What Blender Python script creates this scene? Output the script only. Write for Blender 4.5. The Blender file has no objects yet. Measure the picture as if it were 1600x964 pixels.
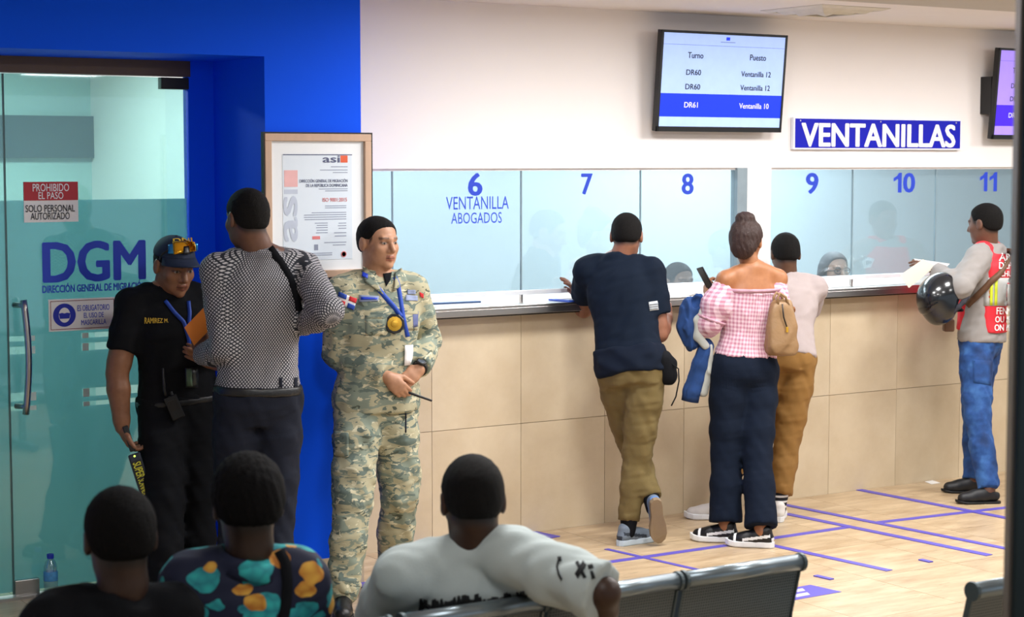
import bpy, math, random
import numpy as np
from mathutils import Vector, Matrix
from mathutils.bvhtree import BVHTree
random.seed(4); RNG = np.random.default_rng(7)
SC = bpy.context.scene; COL = SC.collection
# ------------------------------------------------------------------ camera
# X runs along the counter wall, Y goes into it, Z is up; the counter wall is Y = 0
FPX = 2900.0; CAMH = 2.02
PITCH = math.atan((482 - 250) / FPX); YAW = math.atan(4508 / FPX)
FWD = np.array([math.cos(YAW), math.sin(YAW), 0.0]); RIGHT = np.array([math.sin(YAW), -math.cos(YAW), 0.0]); UP = np.array([0, 0, 1.0])
CF = FWD * math.cos(PITCH) - UP * math.sin(PITCH); CU = UP * math.cos(PITCH) + FWD * math.sin(PITCH)
CAM = np.array([-4.449, -8.326, CAMH])
cd = bpy.data.cameras.new('camera'); cam = bpy.data.objects.new('camera', cd); COL.objects.link(cam)
cam.matrix_world = Matrix(((RIGHT[0], CU[0], -CF[0], CAM[0]), (RIGHT[1], CU[1], -CF[1], CAM[1]), (RIGHT[2], CU[2], -CF[2], CAM[2]), (0, 0, 0, 1)))
cd.sensor_width = 36; cd.lens = 36 * FPX / 1600; cd.clip_start = 0.05
cd.dof.use_dof = True; cd.dof.focus_distance = 9.2; cd.dof.aperture_fstop = 4.5
SC.camera = cam
# ------------------------------------------------------------------ light
w = bpy.data.worlds.new('world'); SC.world = w; w.use_nodes = True
w.node_tree.nodes['Background'].inputs[0].default_value = (0.80, 0.90, 1.0, 1); w.node_tree.nodes['Background'].inputs[1].default_value = 0.5
def area(name, loc, sx, sy, watt, col=(1, .99, .985), rot=(0, 0, 0)):
    l = bpy.data.lights.new(name, 'AREA'); l.shape = 'RECTANGLE'; l.size = sx; l.size_y = sy; l.energy = watt; l.color = col
    o = bpy.data.objects.new(name, l); COL.objects.link(o); o.location = loc; o.rotation_euler = rot; return o
LIGHTS = [(0.75, -1.7, 42), (2.35, -1.7, 38), (3.95, -1.7, 34), (5.6, -1.7, 34), (2.6, -3.5, 20), (4.6, -3.5, 18), (0.6, -3.5, 30), (0.4, -5.4, 18), (-1.3, -3.3, 24), (-2.6, -5.2, 12)]  # panels last in the list are added as unseen front fill
for i, (lx, ly, lw) in enumerate(LIGHTS):
    area('ceiling_panel_and_fill_lamp', (lx, ly, 2.80 if ly > -2.3 else 2.67), .58, .58, lw)
area('teller_room_lamp', (1.4, 1.5, 2.78), 1.6, .5, 76, (.96, .98, 1)); area('teller_room_lamp', (4.2, 1.5, 2.78), 2.2, .5, 165, (.96, .98, 1))
area('office_lamp', (-1.5, 1.6, 2.76), .5, .5, 56, (.95, 1, .98))
SC.view_settings.view_transform = 'Standard'; SC.view_settings.look = 'None'; SC.view_settings.gamma = 1; SC.view_settings.use_curve_mapping = False
SC.view_settings.exposure = 0.42
# ------------------------------------------------------------------ picture-to-place helpers
def ray(x, y): return CF * FPX + RIGHT * (x - 800) - CU * (y - 482)
def onz(x, y, z=0.0):
    r = ray(x, y); return CAM + r * ((z - CAM[2]) / r[2])
def ony(x, y, Y=0.0):
    r = ray(x, y); return CAM + r * ((Y - CAM[1]) / r[1])
def at(x, y, D):
    r = ray(x, y); return CAM + r * (D / (r @ FWD))
def bone(a, x, y, L, sign):
    r = ray(x, y); r = r / np.linalg.norm(r); oc = CAM - a; b = oc @ r; c = oc @ oc - L * L; d = b * b - c
    return CAM + r * (-b + (sign * math.sqrt(d) if d > 0 else 0))
def facing(deg):
    t = math.radians(deg); return -FWD * math.cos(t) + RIGHT * math.sin(t)
def nz(v): v = np.asarray(v, float); return v / (np.linalg.norm(v) + 1e-12)
# ------------------------------------------------------------------ materials
def lin(h):
    if isinstance(h, str):
        h = h.lstrip('#'); c = [int(h[i:i + 2], 16) / 255 for i in (0, 2, 4)]
    else: c = h
    return tuple(x / 12.92 if x <= .04045 else ((x + .055) / 1.055) ** 2.4 for x in c)
MATS = {}
def newmat(name):
    m = bpy.data.materials.new(name); m.use_nodes = True; MATS[name] = m
    return m, m.node_tree, m.node_tree.nodes['Principled BSDF']
def N(nt, t, **kw):
    n = nt.nodes.new(t)
    for k, v in kw.items():
        if k.startswith('i_'): n.inputs[int(k[2:]) if k[2:].isdigit() else k[2:].replace('_', ' ')].default_value = v
        else: setattr(n, k, v)
    return n
def mat(name, col, rough=.6, metal=0., var=.12, vs=18., bump=0., bs=120., spec=.5, emit=None, es=1., coat=0., stretch=None):
    if name in MATS: return MATS[name]
    m, nt, b = newmat(name); c = lin(col) + (1,)
    tc = N(nt, 'ShaderNodeTexCoord'); src = tc.outputs['Object']
    if stretch:
        mp = N(nt, 'ShaderNodeMapping'); mp.inputs['Scale'].default_value = stretch; nt.links.new(src, mp.inputs[0]); src = mp.outputs[0]
    no = N(nt, 'ShaderNodeTexNoise'); no.inputs['Scale'].default_value = vs; no.inputs['Detail'].default_value = 4; nt.links.new(src, no.inputs['Vector'])
    mx = N(nt, 'ShaderNodeMix', data_type='RGBA'); mx.inputs[6].default_value = tuple(x * (1 - var) for x in c[:3]) + (1,); mx.inputs[7].default_value = tuple(min(1, x * (1 + var)) for x in c[:3]) + (1,)
    nt.links.new(no.outputs[0], mx.inputs[0]); nt.links.new(mx.outputs[2], b.inputs['Base Color'])
    b.inputs['Roughness'].default_value = rough; b.inputs['Metallic'].default_value = metal; b.inputs['Specular IOR Level'].default_value = spec; b.inputs['Coat Weight'].default_value = coat
    if bump:
        n2 = N(nt, 'ShaderNodeTexNoise'); n2.inputs['Scale'].default_value = bs; n2.inputs['Detail'].default_value = 3; nt.links.new(src, n2.inputs['Vector'])
        bp = N(nt, 'ShaderNodeBump'); bp.inputs['Strength'].default_value = bump; bp.inputs['Distance'].default_value = .01; nt.links.new(n2.outputs[0], bp.inputs['Height']); nt.links.new(bp.outputs[0], b.inputs['Normal'])
    if emit: b.inputs['Emission Color'].default_value = lin(emit) + (1,); b.inputs['Emission Strength'].default_value = es
    return m
def ramp(nt, src, stops, mode='CONSTANT'):
    r = N(nt, 'ShaderNodeValToRGB'); e = r.color_ramp; e.interpolation = mode
    while len(e.elements) < len(stops): e.elements.new(.5)
    for el, (p, c) in zip(e.elements, stops): el.position = p; el.color = lin(c) + (1,)
    nt.links.new(src, r.inputs[0]); return r.outputs[0]
def mixc(nt, fac, a, b):
    m = N(nt, 'ShaderNodeMix', data_type='RGBA')
    for s, i in ((fac, 0), (a, 6), (b, 7)):
        if hasattr(s, 'is_linked'): nt.links.new(s, m.inputs[i])
        else: m.inputs[i].default_value = s if i == 0 else lin(s) + (1,)
    return m.outputs[2]
def math_(nt, op, a, b=0.):
    m = N(nt, 'ShaderNodeMath', operation=op)
    for i, s in enumerate((a, b)):
        if hasattr(s, 'is_linked'): nt.links.new(s, m.inputs[i])
        else: m.inputs[i].default_value = s
    return m.outputs[0]
def glassmat(name, tint, gloss, rough, haze, hazecol):
    m, nt, b = newmat(name); nt.nodes.remove(b); out = nt.nodes['Material Output']
    tr = N(nt, 'ShaderNodeBsdfTransparent'); tr.inputs[0].default_value = lin(tint) + (1,)
    df = N(nt, 'ShaderNodeBsdfDiffuse'); df.inputs[0].default_value = lin(hazecol) + (1,)
    tl = N(nt, 'ShaderNodeBsdfTranslucent'); tl.inputs[0].default_value = lin(hazecol) + (1,)
    ad = N(nt, 'ShaderNodeMixShader'); ad.inputs[0].default_value = .5; nt.links.new(df.outputs[0], ad.inputs[1]); nt.links.new(tl.outputs[0], ad.inputs[2])
    gl = N(nt, 'ShaderNodeBsdfGlossy'); gl.inputs['Roughness'].default_value = rough; gl.inputs[0].default_value = (.9, .95, 1, 1)
    m1 = N(nt, 'ShaderNodeMixShader'); m1.inputs[0].default_value = haze; nt.links.new(tr.outputs[0], m1.inputs[1]); nt.links.new(ad.outputs[0], m1.inputs[2])
    m2 = N(nt, 'ShaderNodeMixShader'); m2.inputs[0].default_value = gloss; nt.links.new(m1.outputs[0], m2.inputs[1]); nt.links.new(gl.outputs[0], m2.inputs[2])
    nt.links.new(m2.outputs[0], out.inputs[0]); return m
def uvmat(name, kind, cols, n=1.0, rough=.8):
    m, nt, b = newmat(name); b.inputs['Roughness'].default_value = rough
    uv = N(nt, 'ShaderNodeUVMap'); uv.uv_map = 'cloth'; sp = N(nt, 'ShaderNodeSeparateXYZ'); nt.links.new(uv.outputs[0], sp.inputs[0]); u, v = sp.outputs[0], sp.outputs[1]
    if kind == 'gingham':
        su = math_(nt, 'GREATER_THAN', math_(nt, 'FRACT', math_(nt, 'MULTIPLY', u, n)), .5); sv = math_(nt, 'GREATER_THAN', math_(nt, 'FRACT', math_(nt, 'MULTIPLY', v, n)), .5)
        c = mixc(nt, math_(nt, 'MULTIPLY', math_(nt, 'ADD', su, sv), .5), cols[0], cols[1])
    else:
        a = math_(nt, 'FRACT', math_(nt, 'MULTIPLY', math_(nt, 'ADD', u, v), n)); d = math_(nt, 'FRACT', math_(nt, 'MULTIPLY', math_(nt, 'SUBTRACT', u, v), n))
        fa = math_(nt, 'GREATER_THAN', a, .40); fd = math_(nt, 'GREATER_THAN', d, .40)
        c = mixc(nt, math_(nt, 'MULTIPLY', fa, fd), cols[0], cols[1])
    nt.links.new(c, b.inputs['Base Color']); return m
def camomat(name):
    m, nt, b = newmat(name); b.inputs['Roughness'].default_value = .85
    tc = N(nt, 'ShaderNodeTexCoord'); mp = N(nt, 'ShaderNodeMapping'); mp.inputs['Scale'].default_value = (1, 1, 2.3); mp.inputs['Rotation'].default_value = (.35, .3, .2); nt.links.new(tc.outputs['Object'], mp.inputs[0])
    def ns(sc, off, det=3):
        q = N(nt, 'ShaderNodeVectorMath', operation='ADD'); q.inputs[1].default_value = (off, off * 2, off); nt.links.new(mp.outputs[0], q.inputs[0])
        n = N(nt, 'ShaderNodeTexNoise'); n.inputs['Scale'].default_value = sc; n.inputs['Detail'].default_value = det; n.inputs['Distortion'].default_value = 1.1; nt.links.new(q.outputs[0], n.inputs['Vector']); return n.outputs[0]
    c = mixc(nt, math_(nt, 'GREATER_THAN', ns(8, 0), .51), '#a9a488', '#7f8a7c')
    c = mixc(nt, math_(nt, 'GREATER_THAN', ns(11, 5), .57), c, '#5f6d66'); c = mixc(nt, math_(nt, 'GREATER_THAN', ns(17, 9), .62), c, '#c9c3a6'); c = mixc(nt, math_(nt, 'GREATER_THAN', ns(14, 14), .66), c, '#4d5549')
    nt.links.new(c, b.inputs['Base Color']); return m
def floralmat(name):
    m, nt, b = newmat(name); b.inputs['Roughness'].default_value = .8
    tc = N(nt, 'ShaderNodeTexCoord'); mp = N(nt, 'ShaderNodeMapping'); mp.inputs['Scale'].default_value = (1, 1, 1.25); mp.inputs['Rotation'].default_value = (.5, .5, .1); nt.links.new(tc.outputs['Object'], mp.inputs[0])
    nn = N(nt, 'ShaderNodeTexNoise'); nn.inputs['Scale'].default_value = 14; nt.links.new(mp.outputs[0], nn.inputs['Vector'])
    ad = N(nt, 'ShaderNodeVectorMath', operation='MULTIPLY_ADD'); ad.inputs[1].default_value = (.045,) * 3; nt.links.new(nn.outputs[1], ad.inputs[0]); nt.links.new(mp.outputs[0], ad.inputs[2])
    def vor(sc, off):
        q = N(nt, 'ShaderNodeVectorMath', operation='ADD'); q.inputs[1].default_value = (off,) * 3; nt.links.new(ad.outputs[0], q.inputs[0])
        v = N(nt, 'ShaderNodeTexVoronoi'); v.inputs['Scale'].default_value = sc; v.inputs['Randomness'].default_value = .8; nt.links.new(q.outputs[0], v.inputs['Vector']); return v
    v1 = vor(11, 0); v2 = vor(8.5, 3.3); v3 = vor(26, 1)
    c = mixc(nt, math_(nt, 'LESS_THAN', v1.outputs['Distance'], .49), '#06102f', mixc(nt, math_(nt, 'MULTIPLY', v3.outputs['Distance'], 1.2), '#2fb3b0', '#0f6a78'))
    c = mixc(nt, math_(nt, 'LESS_THAN', v2.outputs['Distance'], .27), c, mixc(nt, math_(nt, 'MULTIPLY', v3.outputs['Distance'], 1.3), '#e6b84a', '#a8641c'))
    nt.links.new(c, b.inputs['Base Color']); return m
def skinmat(name):
    m, nt, b = newmat(name); a = N(nt, 'ShaderNodeVertexColor'); a.layer_name = 'pigment'
    tc = N(nt, 'ShaderNodeTexCoord'); no = N(nt, 'ShaderNodeTexNoise'); no.inputs['Scale'].default_value = 45; no.inputs['Detail'].default_value = 4; nt.links.new(tc.outputs['Object'], no.inputs['Vector'])
    mx = N(nt, 'ShaderNodeMix', data_type='RGBA', blend_type='MULTIPLY'); mx.inputs[0].default_value = .35; nt.links.new(a.outputs[0], mx.inputs[6])
    r = ramp(nt, no.outputs[0], [(.3, (.8, .74, .7)), (.7, (1, 1, 1))], 'LINEAR'); nt.links.new(r, mx.inputs[7]); nt.links.new(mx.outputs[2], b.inputs['Base Color'])
    b.inputs['Roughness'].default_value = .48; b.inputs['Specular IOR Level'].default_value = .45; return m
SKIN = skinmat('skin')
# ------------------------------------------------------------------ objects
ORG = {}
def thing(name, base, label, cat, group=None):
    o = bpy.data.objects.new(name, None); COL.objects.link(o); o.location = tuple(float(v) for v in base); o.empty_display_size = .1
    o['label'] = label; o['category'] = cat; ORG[o] = np.array(base, float)
    if group: o['group'] = group
    return o
def tag(o, label=None, cat=None, group=None, kind=None):
    for k, v in (('label', label), ('category', cat), ('group', group), ('kind', kind)):
        if v: o[k] = v
    return o
def obj(name, V, F, m, parent=None, smooth=False, base=None):
    V = np.asarray(V, float).reshape(-1, 3)
    if parent is not None: og = ORG[parent]
    elif base is not None: og = np.array(base, float)
    else: og = np.array([(V[:, 0].min() + V[:, 0].max()) / 2, (V[:, 1].min() + V[:, 1].max()) / 2, V[:, 2].min()])
    me = bpy.data.meshes.new(name); F = F if isinstance(F, list) else np.asarray(F)
    if isinstance(F, np.ndarray) and F.ndim == 2:
        k = F.shape[1]; me.vertices.add(len(V)); me.vertices.foreach_set('co', (V - og).astype(np.float32).ravel())
        me.loops.add(F.size); me.loops.foreach_set('vertex_index', F.astype(np.int32).ravel()); me.polygons.add(len(F))
        me.polygons.foreach_set('loop_start', np.arange(0, F.size, k, dtype=np.int32)); me.update(calc_edges=True); me.validate()
    else:
        me.from_pydata([tuple(v) for v in (V - og)], [], F); me.update()
    if smooth: me.polygons.foreach_set('use_smooth', np.ones(len(me.polygons), bool))
    if m: me.materials.append(m)
    o = bpy.data.objects.new(name, me); COL.objects.link(o)
    if parent is not None: o.parent = parent
    else: o.location = tuple(og)
    ORG[o] = og; return o
BOXF = [(0, 3, 2, 1), (4, 5, 6, 7), (0, 1, 5, 4), (1, 2, 6, 5), (2, 3, 7, 6), (3, 0, 4, 7)]
def boxv(x0, x1, y0, y1, z0, z1): return [(x0, y0, z0), (x1, y0, z0), (x1, y1, z0), (x0, y1, z0), (x0, y0, z1), (x1, y0, z1), (x1, y1, z1), (x0, y1, z1)]
def bev(o, wd=.004, seg=2):
    b = o.modifiers.new('bevel', 'BEVEL'); b.width = wd; b.segments = seg; b.limit_method = 'ANGLE'; return o
def box(name, x0, x1, y0, y1, z0, z1, m, parent=None, bevel=0, base=None):
    o = obj(name, boxv(x0, x1, y0, y1, z0, z1), BOXF, m, parent, base=base)
    return bev(o, bevel) if bevel else o
def merge(parts):
    V = []; F = []; n = 0
    for v, f in parts:
        v = np.asarray(v, float); V.append(v); F += [tuple(int(i) + n for i in q) for q in f]; n += len(v)
    return np.concatenate(V), F
def obox(c, ax, h):
    c = np.array(c, float); v = []
    for p in boxv(-1, 1, -1, 1, -1, 1): v.append(c + sum(ax[i] * (p[i] * h[i]) for i in range(3)))
    return np.array(v), BOXF
def tube(pts, rad, n=10, closed=False):
    P = [np.asarray(p, float) for p in pts]; k = len(P); rad = [rad] * k if np.isscalar(rad) else rad; V = []; prev = None
    for i in range(k):
        t = nz(P[(i + 1) % k if closed else min(i + 1, k - 1)] - P[(i - 1) % k if closed else max(i - 1, 0)])
        a = np.cross(t, [0, 0, 1.]) if prev is None else prev - t * (prev @ t)
        if np.linalg.norm(a) < 1e-6: a = np.cross(t, [1., 0, 0])
        a = nz(a); b = np.cross(t, a); prev = a
        for j in range(n):
            q = 2 * math.pi * j / n; V.append(P[i] + (a * math.cos(q) + b * math.sin(q)) * rad[i])
    F = [(i * n + j, i * n + (j + 1) % n, ((i + 1) % k) * n + (j + 1) % n, ((i + 1) % k) * n + j) for i in range(k if closed else k - 1) for j in range(n)]
    if not closed: F += [tuple(range(n - 1, -1, -1)), tuple(range((k - 1) * n, k * n))]
    return np.array(V), F
def lathe(c, prof, n=20, up=UP, flatten=1.):
    up = nz(up); a = nz(np.cross(up, [0.3, 1, 0.1])); b = np.cross(up, a); V = []
    for r, z in prof:
        for j in range(n):
            q = 2 * math.pi * j / n; V.append(np.asarray(c) + a * (r * math.cos(q)) + b * (r * math.sin(q) * flatten) + up * z)
    k = len(prof); F = [(i * n + j, i * n + (j + 1) % n, (i + 1) * n + (j + 1) % n, (i + 1) * n + j) for i in range(k - 1) for j in range(n)]
    F += [tuple(range(n - 1, -1, -1)), tuple(range((k - 1) * n, k * n))]
    return np.array(V), F
_tc = {}
def textmesh(body, bold=0.0, align='CENTER'):
    key = (body, bold, align)
    if key in _tc: return _tc[key]
    c = bpy.data.curves.new('t', 'FONT'); c.body = body; c.align_x = align;  c.resolution_u = 3; c.extrude = 0
    o = bpy.data.objects.new('t', c); COL.objects.link(o); dg = bpy.context.evaluated_depsgraph_get(); me = bpy.data.meshes.new_from_object(o.evaluated_get(dg))
    V = np.array([v.co[:] for v in me.vertices]); F = [tuple(p.vertices) for p in me.polygons]
    bpy.data.objects.remove(o); bpy.data.curves.remove(c); bpy.data.meshes.remove(me)
    if bold:
        h = V[:, 1].max() - V[:, 1].min(); n = len(V); d = [np.array([k * bold * h, 0, 0.]) for k in (-1, 0, 1)] + [np.array([k * bold * h * .6, q * bold * h * .5, 0]) for k in (-1, 1) for q in (-1, 1)]
        F = [tuple(i + j * n for i in f) for j in range(len(d)) for f in F]; V = np.concatenate([V * np.array([1, 1, 0]) + q + np.array([0, 0, .01 + j * .1]) for j, q in enumerate(d)])
    mn = V.min(0); mx = V.max(0); V = np.concatenate([((V - mn) / np.maximum(mx - mn, 1e-9))[:, :2], V[:, 2:]], 1); _tc[key] = (V, F); return _tc[key]
def lettering(name, body, x0, x1, z0, z1, y, m, parent, bold=0.0):
    V, F = textmesh(body, bold); P = np.stack([x0 + V[:, 0] * (x1 - x0), y - V[:, 2] * .0008, z0 + V[:, 1] * (z1 - z0)], 1)
    return obj(name, P, F, m, parent)
def plane_text(name, body, o, u, v, m, parent, bold=0.0):   # origin, u vector, v vector
    V, F = textmesh(body, bold); P = np.asarray(o) + V[:, :1] * np.asarray(u) + V[:, 1:2] * np.asarray(v) + V[:, 2:] * .0008 * nz(np.cross(u, v)); return obj(name, P, F, m, parent)
def polyxz(name, pts, y, m, parent, th=.002):
    n = len(pts); V = [(x, y, z) for x, z in pts] + [(x, y + th, z) for x, z in pts]
    F = [tuple(range(n)), tuple(range(2 * n - 1, n - 1, -1))] + [(i, i + n, (i + 1) % n + n, (i + 1) % n) for i in range(n)]
    return obj(name, V, F, m, parent)
# ------------------------------------------------------------------ signed-distance modelling for people, clothes and soft things
class Pr:
    def __init__(s, f, lo, hi): s.f = f; s.lo = np.array(lo, float); s.hi = np.array(hi, float)
def smin(a, b, k):
    h = np.clip(.5 + .5 * (b - a) / k, 0, 1); return b + (a - b) * h - k * h * (1 - h)
def smax(a, b, k): return -smin(-a, -b, k)
def chain(pts, rad, k=.012):
    pts = [np.asarray(p, float) for p in pts]; rad = [rad] * len(pts) if np.isscalar(rad) else list(rad)
    def f(P):
        d = None
        for a, b, r0, r1 in zip(pts[:-1], pts[1:], rad[:-1], rad[1:]):
            ab = b - a; t = np.clip(((P - a) @ ab) / (ab @ ab + 1e-12), 0, 1)
            e = np.linalg.norm(P - a - t[:, None] * ab, axis=1) - (r0 + (r1 - r0) * t); d = e if d is None else smin(d, e, k)
        return d
    A = np.array(pts); R = max(rad); return Pr(f, A.min(0) - R, A.max(0) + R)
def ell(c, r, ax=None):
    c = np.asarray(c, float); r = np.asarray(r, float); ax = np.eye(3) if ax is None else np.asarray(ax)
    def f(P):
        q = (P - c) @ ax.T; k0 = np.linalg.norm(q / r, axis=1); k1 = np.linalg.norm(q / (r * r), axis=1); return k0 * (k0 - 1) / (k1 + 1e-9)
    R = np.abs(ax.T) @ r; return Pr(f, c - R, c + R)
def rbox(c, h, rd, ax=None):
    c = np.asarray(c, float); h = np.asarray(h, float); ax = np.eye(3) if ax is None else np.asarray(ax)
    def f(P):
        q = np.abs((P - c) @ ax.T) - (h - rd); return np.linalg.norm(np.maximum(q, 0), axis=1) + np.minimum(q.max(1), 0) - rd
    R = np.abs(ax.T) @ h; return Pr(f, c - R, c + R)
def half(p, n):
    p = np.asarray(p, float); n = nz(n); return Pr(lambda P: (P - p) @ n, (-1e3,) * 3, (1e3,) * 3)
def loft(P0, P1, l0, l1, st, inf=0., hmin=None, hmax=None, e=2.3, cap=.02, ctr=None):
    P0 = np.asarray(P0, float); P1 = np.asarray(P1, float); L = np.linalg.norm(P1 - P0); n = (P1 - P0) / L
    T = [s[0] for s in st]; hmin = T[0] if hmin is None else hmin; hmax = T[-1] if hmax is None else hmax
    tt = np.linspace(T[0], T[-1], 80)
    def sm(v):
        y = np.interp(tt, T, v); k = np.array([1, 2, 3, 4, 3, 2, 1]) / 16.; return np.convolve(np.pad(y, 3, 'edge'), k, 'valid')
    A = sm([s[1] for s in st]) + inf; B = sm([s[2] for s in st]) + inf; Cc = sm([s[3] for s in st]) + inf; O = sm([s[4] if len(s) > 4 else 0. for s in st])
    def f(P):
        d0 = P - P0; h = (d0 @ n) / L; w = np.clip(h, 0, 1)[:, None]; l = l0 * (1 - w) + l1 * w; l = l - n * (l @ n)[:, None]; l /= np.linalg.norm(l, axis=1)[:, None]
        g = np.cross(l, n); q = d0 - n * (h * L)[:, None]; x = (q * l).sum(1); y = (q * g).sum(1) - np.interp(h, tt, O)
        a = np.interp(h, tt, A); b = np.where(y > 0, np.interp(h, tt, B), np.interp(h, tt, Cc))
        r = (np.abs(x / a) ** e + np.abs(y / b) ** e) ** (1 / e) + 1e-6; m = np.sqrt(x * x + y * y) + 1e-6
        d = np.where(r > .25, m * (1 - 1 / r), -.75 * np.minimum(a, b)); return smax(smax(d, (h - hmax) * L, cap), (hmin - h) * L, cap)
    R = max(A.max(), B.max(), Cc.max()) + .03; a = P0 + n * L * hmin; b = P0 + n * L * hmax; return Pr(f, np.minimum(a, b) - R, np.maximum(a, b) + R)
def wr(amp, fr, seed=0, st=(1, 1, 1)):
    r = np.random.default_rng(seed); D = r.normal(size=(5, 3)); D /= np.linalg.norm(D, axis=1)[:, None]; ph = r.uniform(0, 6.3, 5); st = np.array(st, float)
    def f(P):
        Q = P * st * fr; a = Q @ D[0] + ph[0]; b = Q @ D[1] + ph[1]; c = Q @ D[2] * 1.9 + ph[2]
        return amp * (np.sin(a + 1.5 * np.sin(b * .6) + .8 * np.sin(c * .5)) * .6 + np.sin(c + 1.4 * np.sin(a * .8 + ph[3])) * .4)
    return f
def net(ops, res, disp=None, clip=None):
    """ops: (mode, prim, k). Surface nets over the union's bounds."""
    us = [p for m, p, k in ops if m == 'u']; lo = np.min([p.lo for p in us], 0) - 3 * res; hi = np.max([p.hi for p in us], 0) + 3 * res
    if clip is not None: lo = np.maximum(lo, clip[0]); hi = np.minimum(hi, clip[1])
    n = np.ceil((hi - lo) / res).astype(int) + 1; ax = [lo[i] + np.arange(n[i]) * res for i in range(3)]
    D = np.full(n, 9., np.float64)
    def sub(p, mg):
        a = np.clip(np.floor((p.lo - mg - lo) / res).astype(int), 0, n); b = np.clip(np.ceil((p.hi + mg - lo) / res).astype(int) + 1, 0, n); return a, b
    def pts(a, b):
        g = np.meshgrid(*[ax[i][a[i]:b[i]] for i in range(3)], indexing='ij'); return np.stack([q.ravel() for q in g], 1)
    for m, p, k in ops:
        if m == 'i': a = np.zeros(3, int); b = n
        else: a, b = sub(p, k + 4 * res)
        if np.any(b <= a): continue
        S = tuple(slice(a[i], b[i]) for i in range(3)); P = pts(a, b); d = p.f(P).reshape(b - a); cur = D[S]
        if m == 'u': D[S] = smin(cur, d, k) if k > 0 else np.minimum(cur, d)
        elif m == 's': D[S] = smax(cur, -d, k) if k > 0 else np.maximum(cur, -d)
        else: D[S] = smax(cur, d, k) if k > 0 else np.maximum(cur, d)
    if disp is not None:
        nb = np.abs(D) < .03; idx = np.nonzero(nb); P = np.stack([ax[i][idx[i]] for i in range(3)], 1); D[idx] += disp(P)
    # surface nets
    s = D < 0; c = s[:-1, :-1, :-1].astype(np.int8)
    for i, j, k in ((1, 0, 0), (0, 1, 0), (0, 0, 1), (1, 1, 0), (1, 0, 1), (0, 1, 1), (1, 1, 1)):
        c = c + s[i:n[0] - 1 + i, j:n[1] - 1 + j, k:n[2] - 1 + k]
    act = (c > 0) & (c < 8); ci = np.nonzero(act); m = len(ci[0]); ID = -np.ones(act.shape, np.int64); ID[ci] = np.arange(m)
    acc = np.zeros((m, 3)); cnt = np.zeros(m); cor = np.array([(i, j, k) for i in (0, 1) for j in (0, 1) for k in (0, 1)])
    val = [D[ci[0] + q[0], ci[1] + q[1], ci[2] + q[2]] for q in cor]
    for a in range(8):
        for b in range(a + 1, 8):
            if np.abs(cor[a] - cor[b]).sum() != 1: continue
            va, vb = val[a], val[b]; x = (va < 0) != (vb < 0); t = np.where(x, va / np.where(x, va - vb, 1), 0)
            acc += np.where(x[:, None], cor[a] + t[:, None] * (cor[b] - cor[a]), 0); cnt += x
    V = lo + (np.stack(ci, 1) + acc / cnt[:, None]) * res
    Q = []
    for axis in range(3):
        o = [i for i in range(3) if i != axis]; sl = [slice(None)] * 3; s0 = list(sl); s1 = list(sl); s0[axis] = slice(0, -1); s1[axis] = slice(1, None)
        e = s[tuple(s0)] != s[tuple(s1)]; ix = np.nonzero(e); ix = np.stack(ix, 1)
        ok = (ix[:, o[0]] > 0) & (ix[:, o[1]] > 0) & (ix[:, o[0]] < n[o[0]] - 1) & (ix[:, o[1]] < n[o[1]] - 1); ix = ix[ok]
        def g(d0, d1):
            q = ix.copy(); q[:, o[0]] += d0; q[:, o[1]] += d1; return ID[q[:, 0], q[:, 1], q[:, 2]]
        q = np.stack([g(-1, -1), g(0, -1), g(0, 0), g(-1, 0)], 1)
        inside = s[ix[:, 0], ix[:, 1], ix[:, 2]]; flip = ~inside if axis != 1 else inside
        q[flip] = q[flip][:, ::-1]; Q.append(q)
    Q = np.concatenate(Q); Q = Q[(Q >= 0).all(1)]
    # one light relaxation
    S = V.copy(); W = np.ones(len(V))
    for a in range(4):
        b = Q[:, (a + 1) % 4]; np.add.at(S, Q[:, a], V[b]); np.add.at(W, Q[:, a], 1)
    V = V * .35 + S / W[:, None] * .65
    return V, Q
def join(ms):
    V = []; F = []; n = 0
    for v, f in ms: V.append(v); F.append(f + n); n += len(v)
    return np.concatenate(V), np.concatenate(F)
def pigment(o, cols):
    a = o.data.color_attributes.new('pigment', 'FLOAT_COLOR', 'POINT'); c = np.ones((len(cols), 4), np.float32); c[:, :3] = cols; a.data.foreach_set('color', c.ravel())
def clothuv(o, V, F, bones):
    """bones: (a, b, ref, radius) - cylindrical cloth coordinates around the nearest bone, in metres."""
    c = V[F].mean(1); best = None
    for i, (a, b, ref, R) in enumerate(bones):
        a = np.asarray(a); b = np.asarray(b); ab = b - a; t = np.clip(((c - a) @ ab) / (ab @ ab), 0, 1); d = np.linalg.norm(c - a - t[:, None] * ab, axis=1) / R
        if best is None: best = d; idx = np.zeros(len(c), int)
        else: z = d < best; best = np.where(z, d, best); idx[z] = i
    uv = np.zeros((len(F), F.shape[1], 2))
    for i, (a, b, ref, R) in enumerate(bones):
        s = idx == i
        if not s.any(): continue
        a = np.asarray(a); n = nz(np.asarray(b) - a); x = nz(ref - n * (np.asarray(ref) @ n)); y = np.cross(n, x); q = V[F[s]] - a
        th = np.arctan2(q @ y, q @ x); th0 = th[:, :1]; th = th0 + (th - th0 + math.pi) % (2 * math.pi) - math.pi
        uv[s, :, 0] = th * R; uv[s, :, 1] = q @ n
    l = o.data.uv_layers.new(name='cloth'); l.data.foreach_set('uv', uv.astype(np.float32).ravel())
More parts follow.
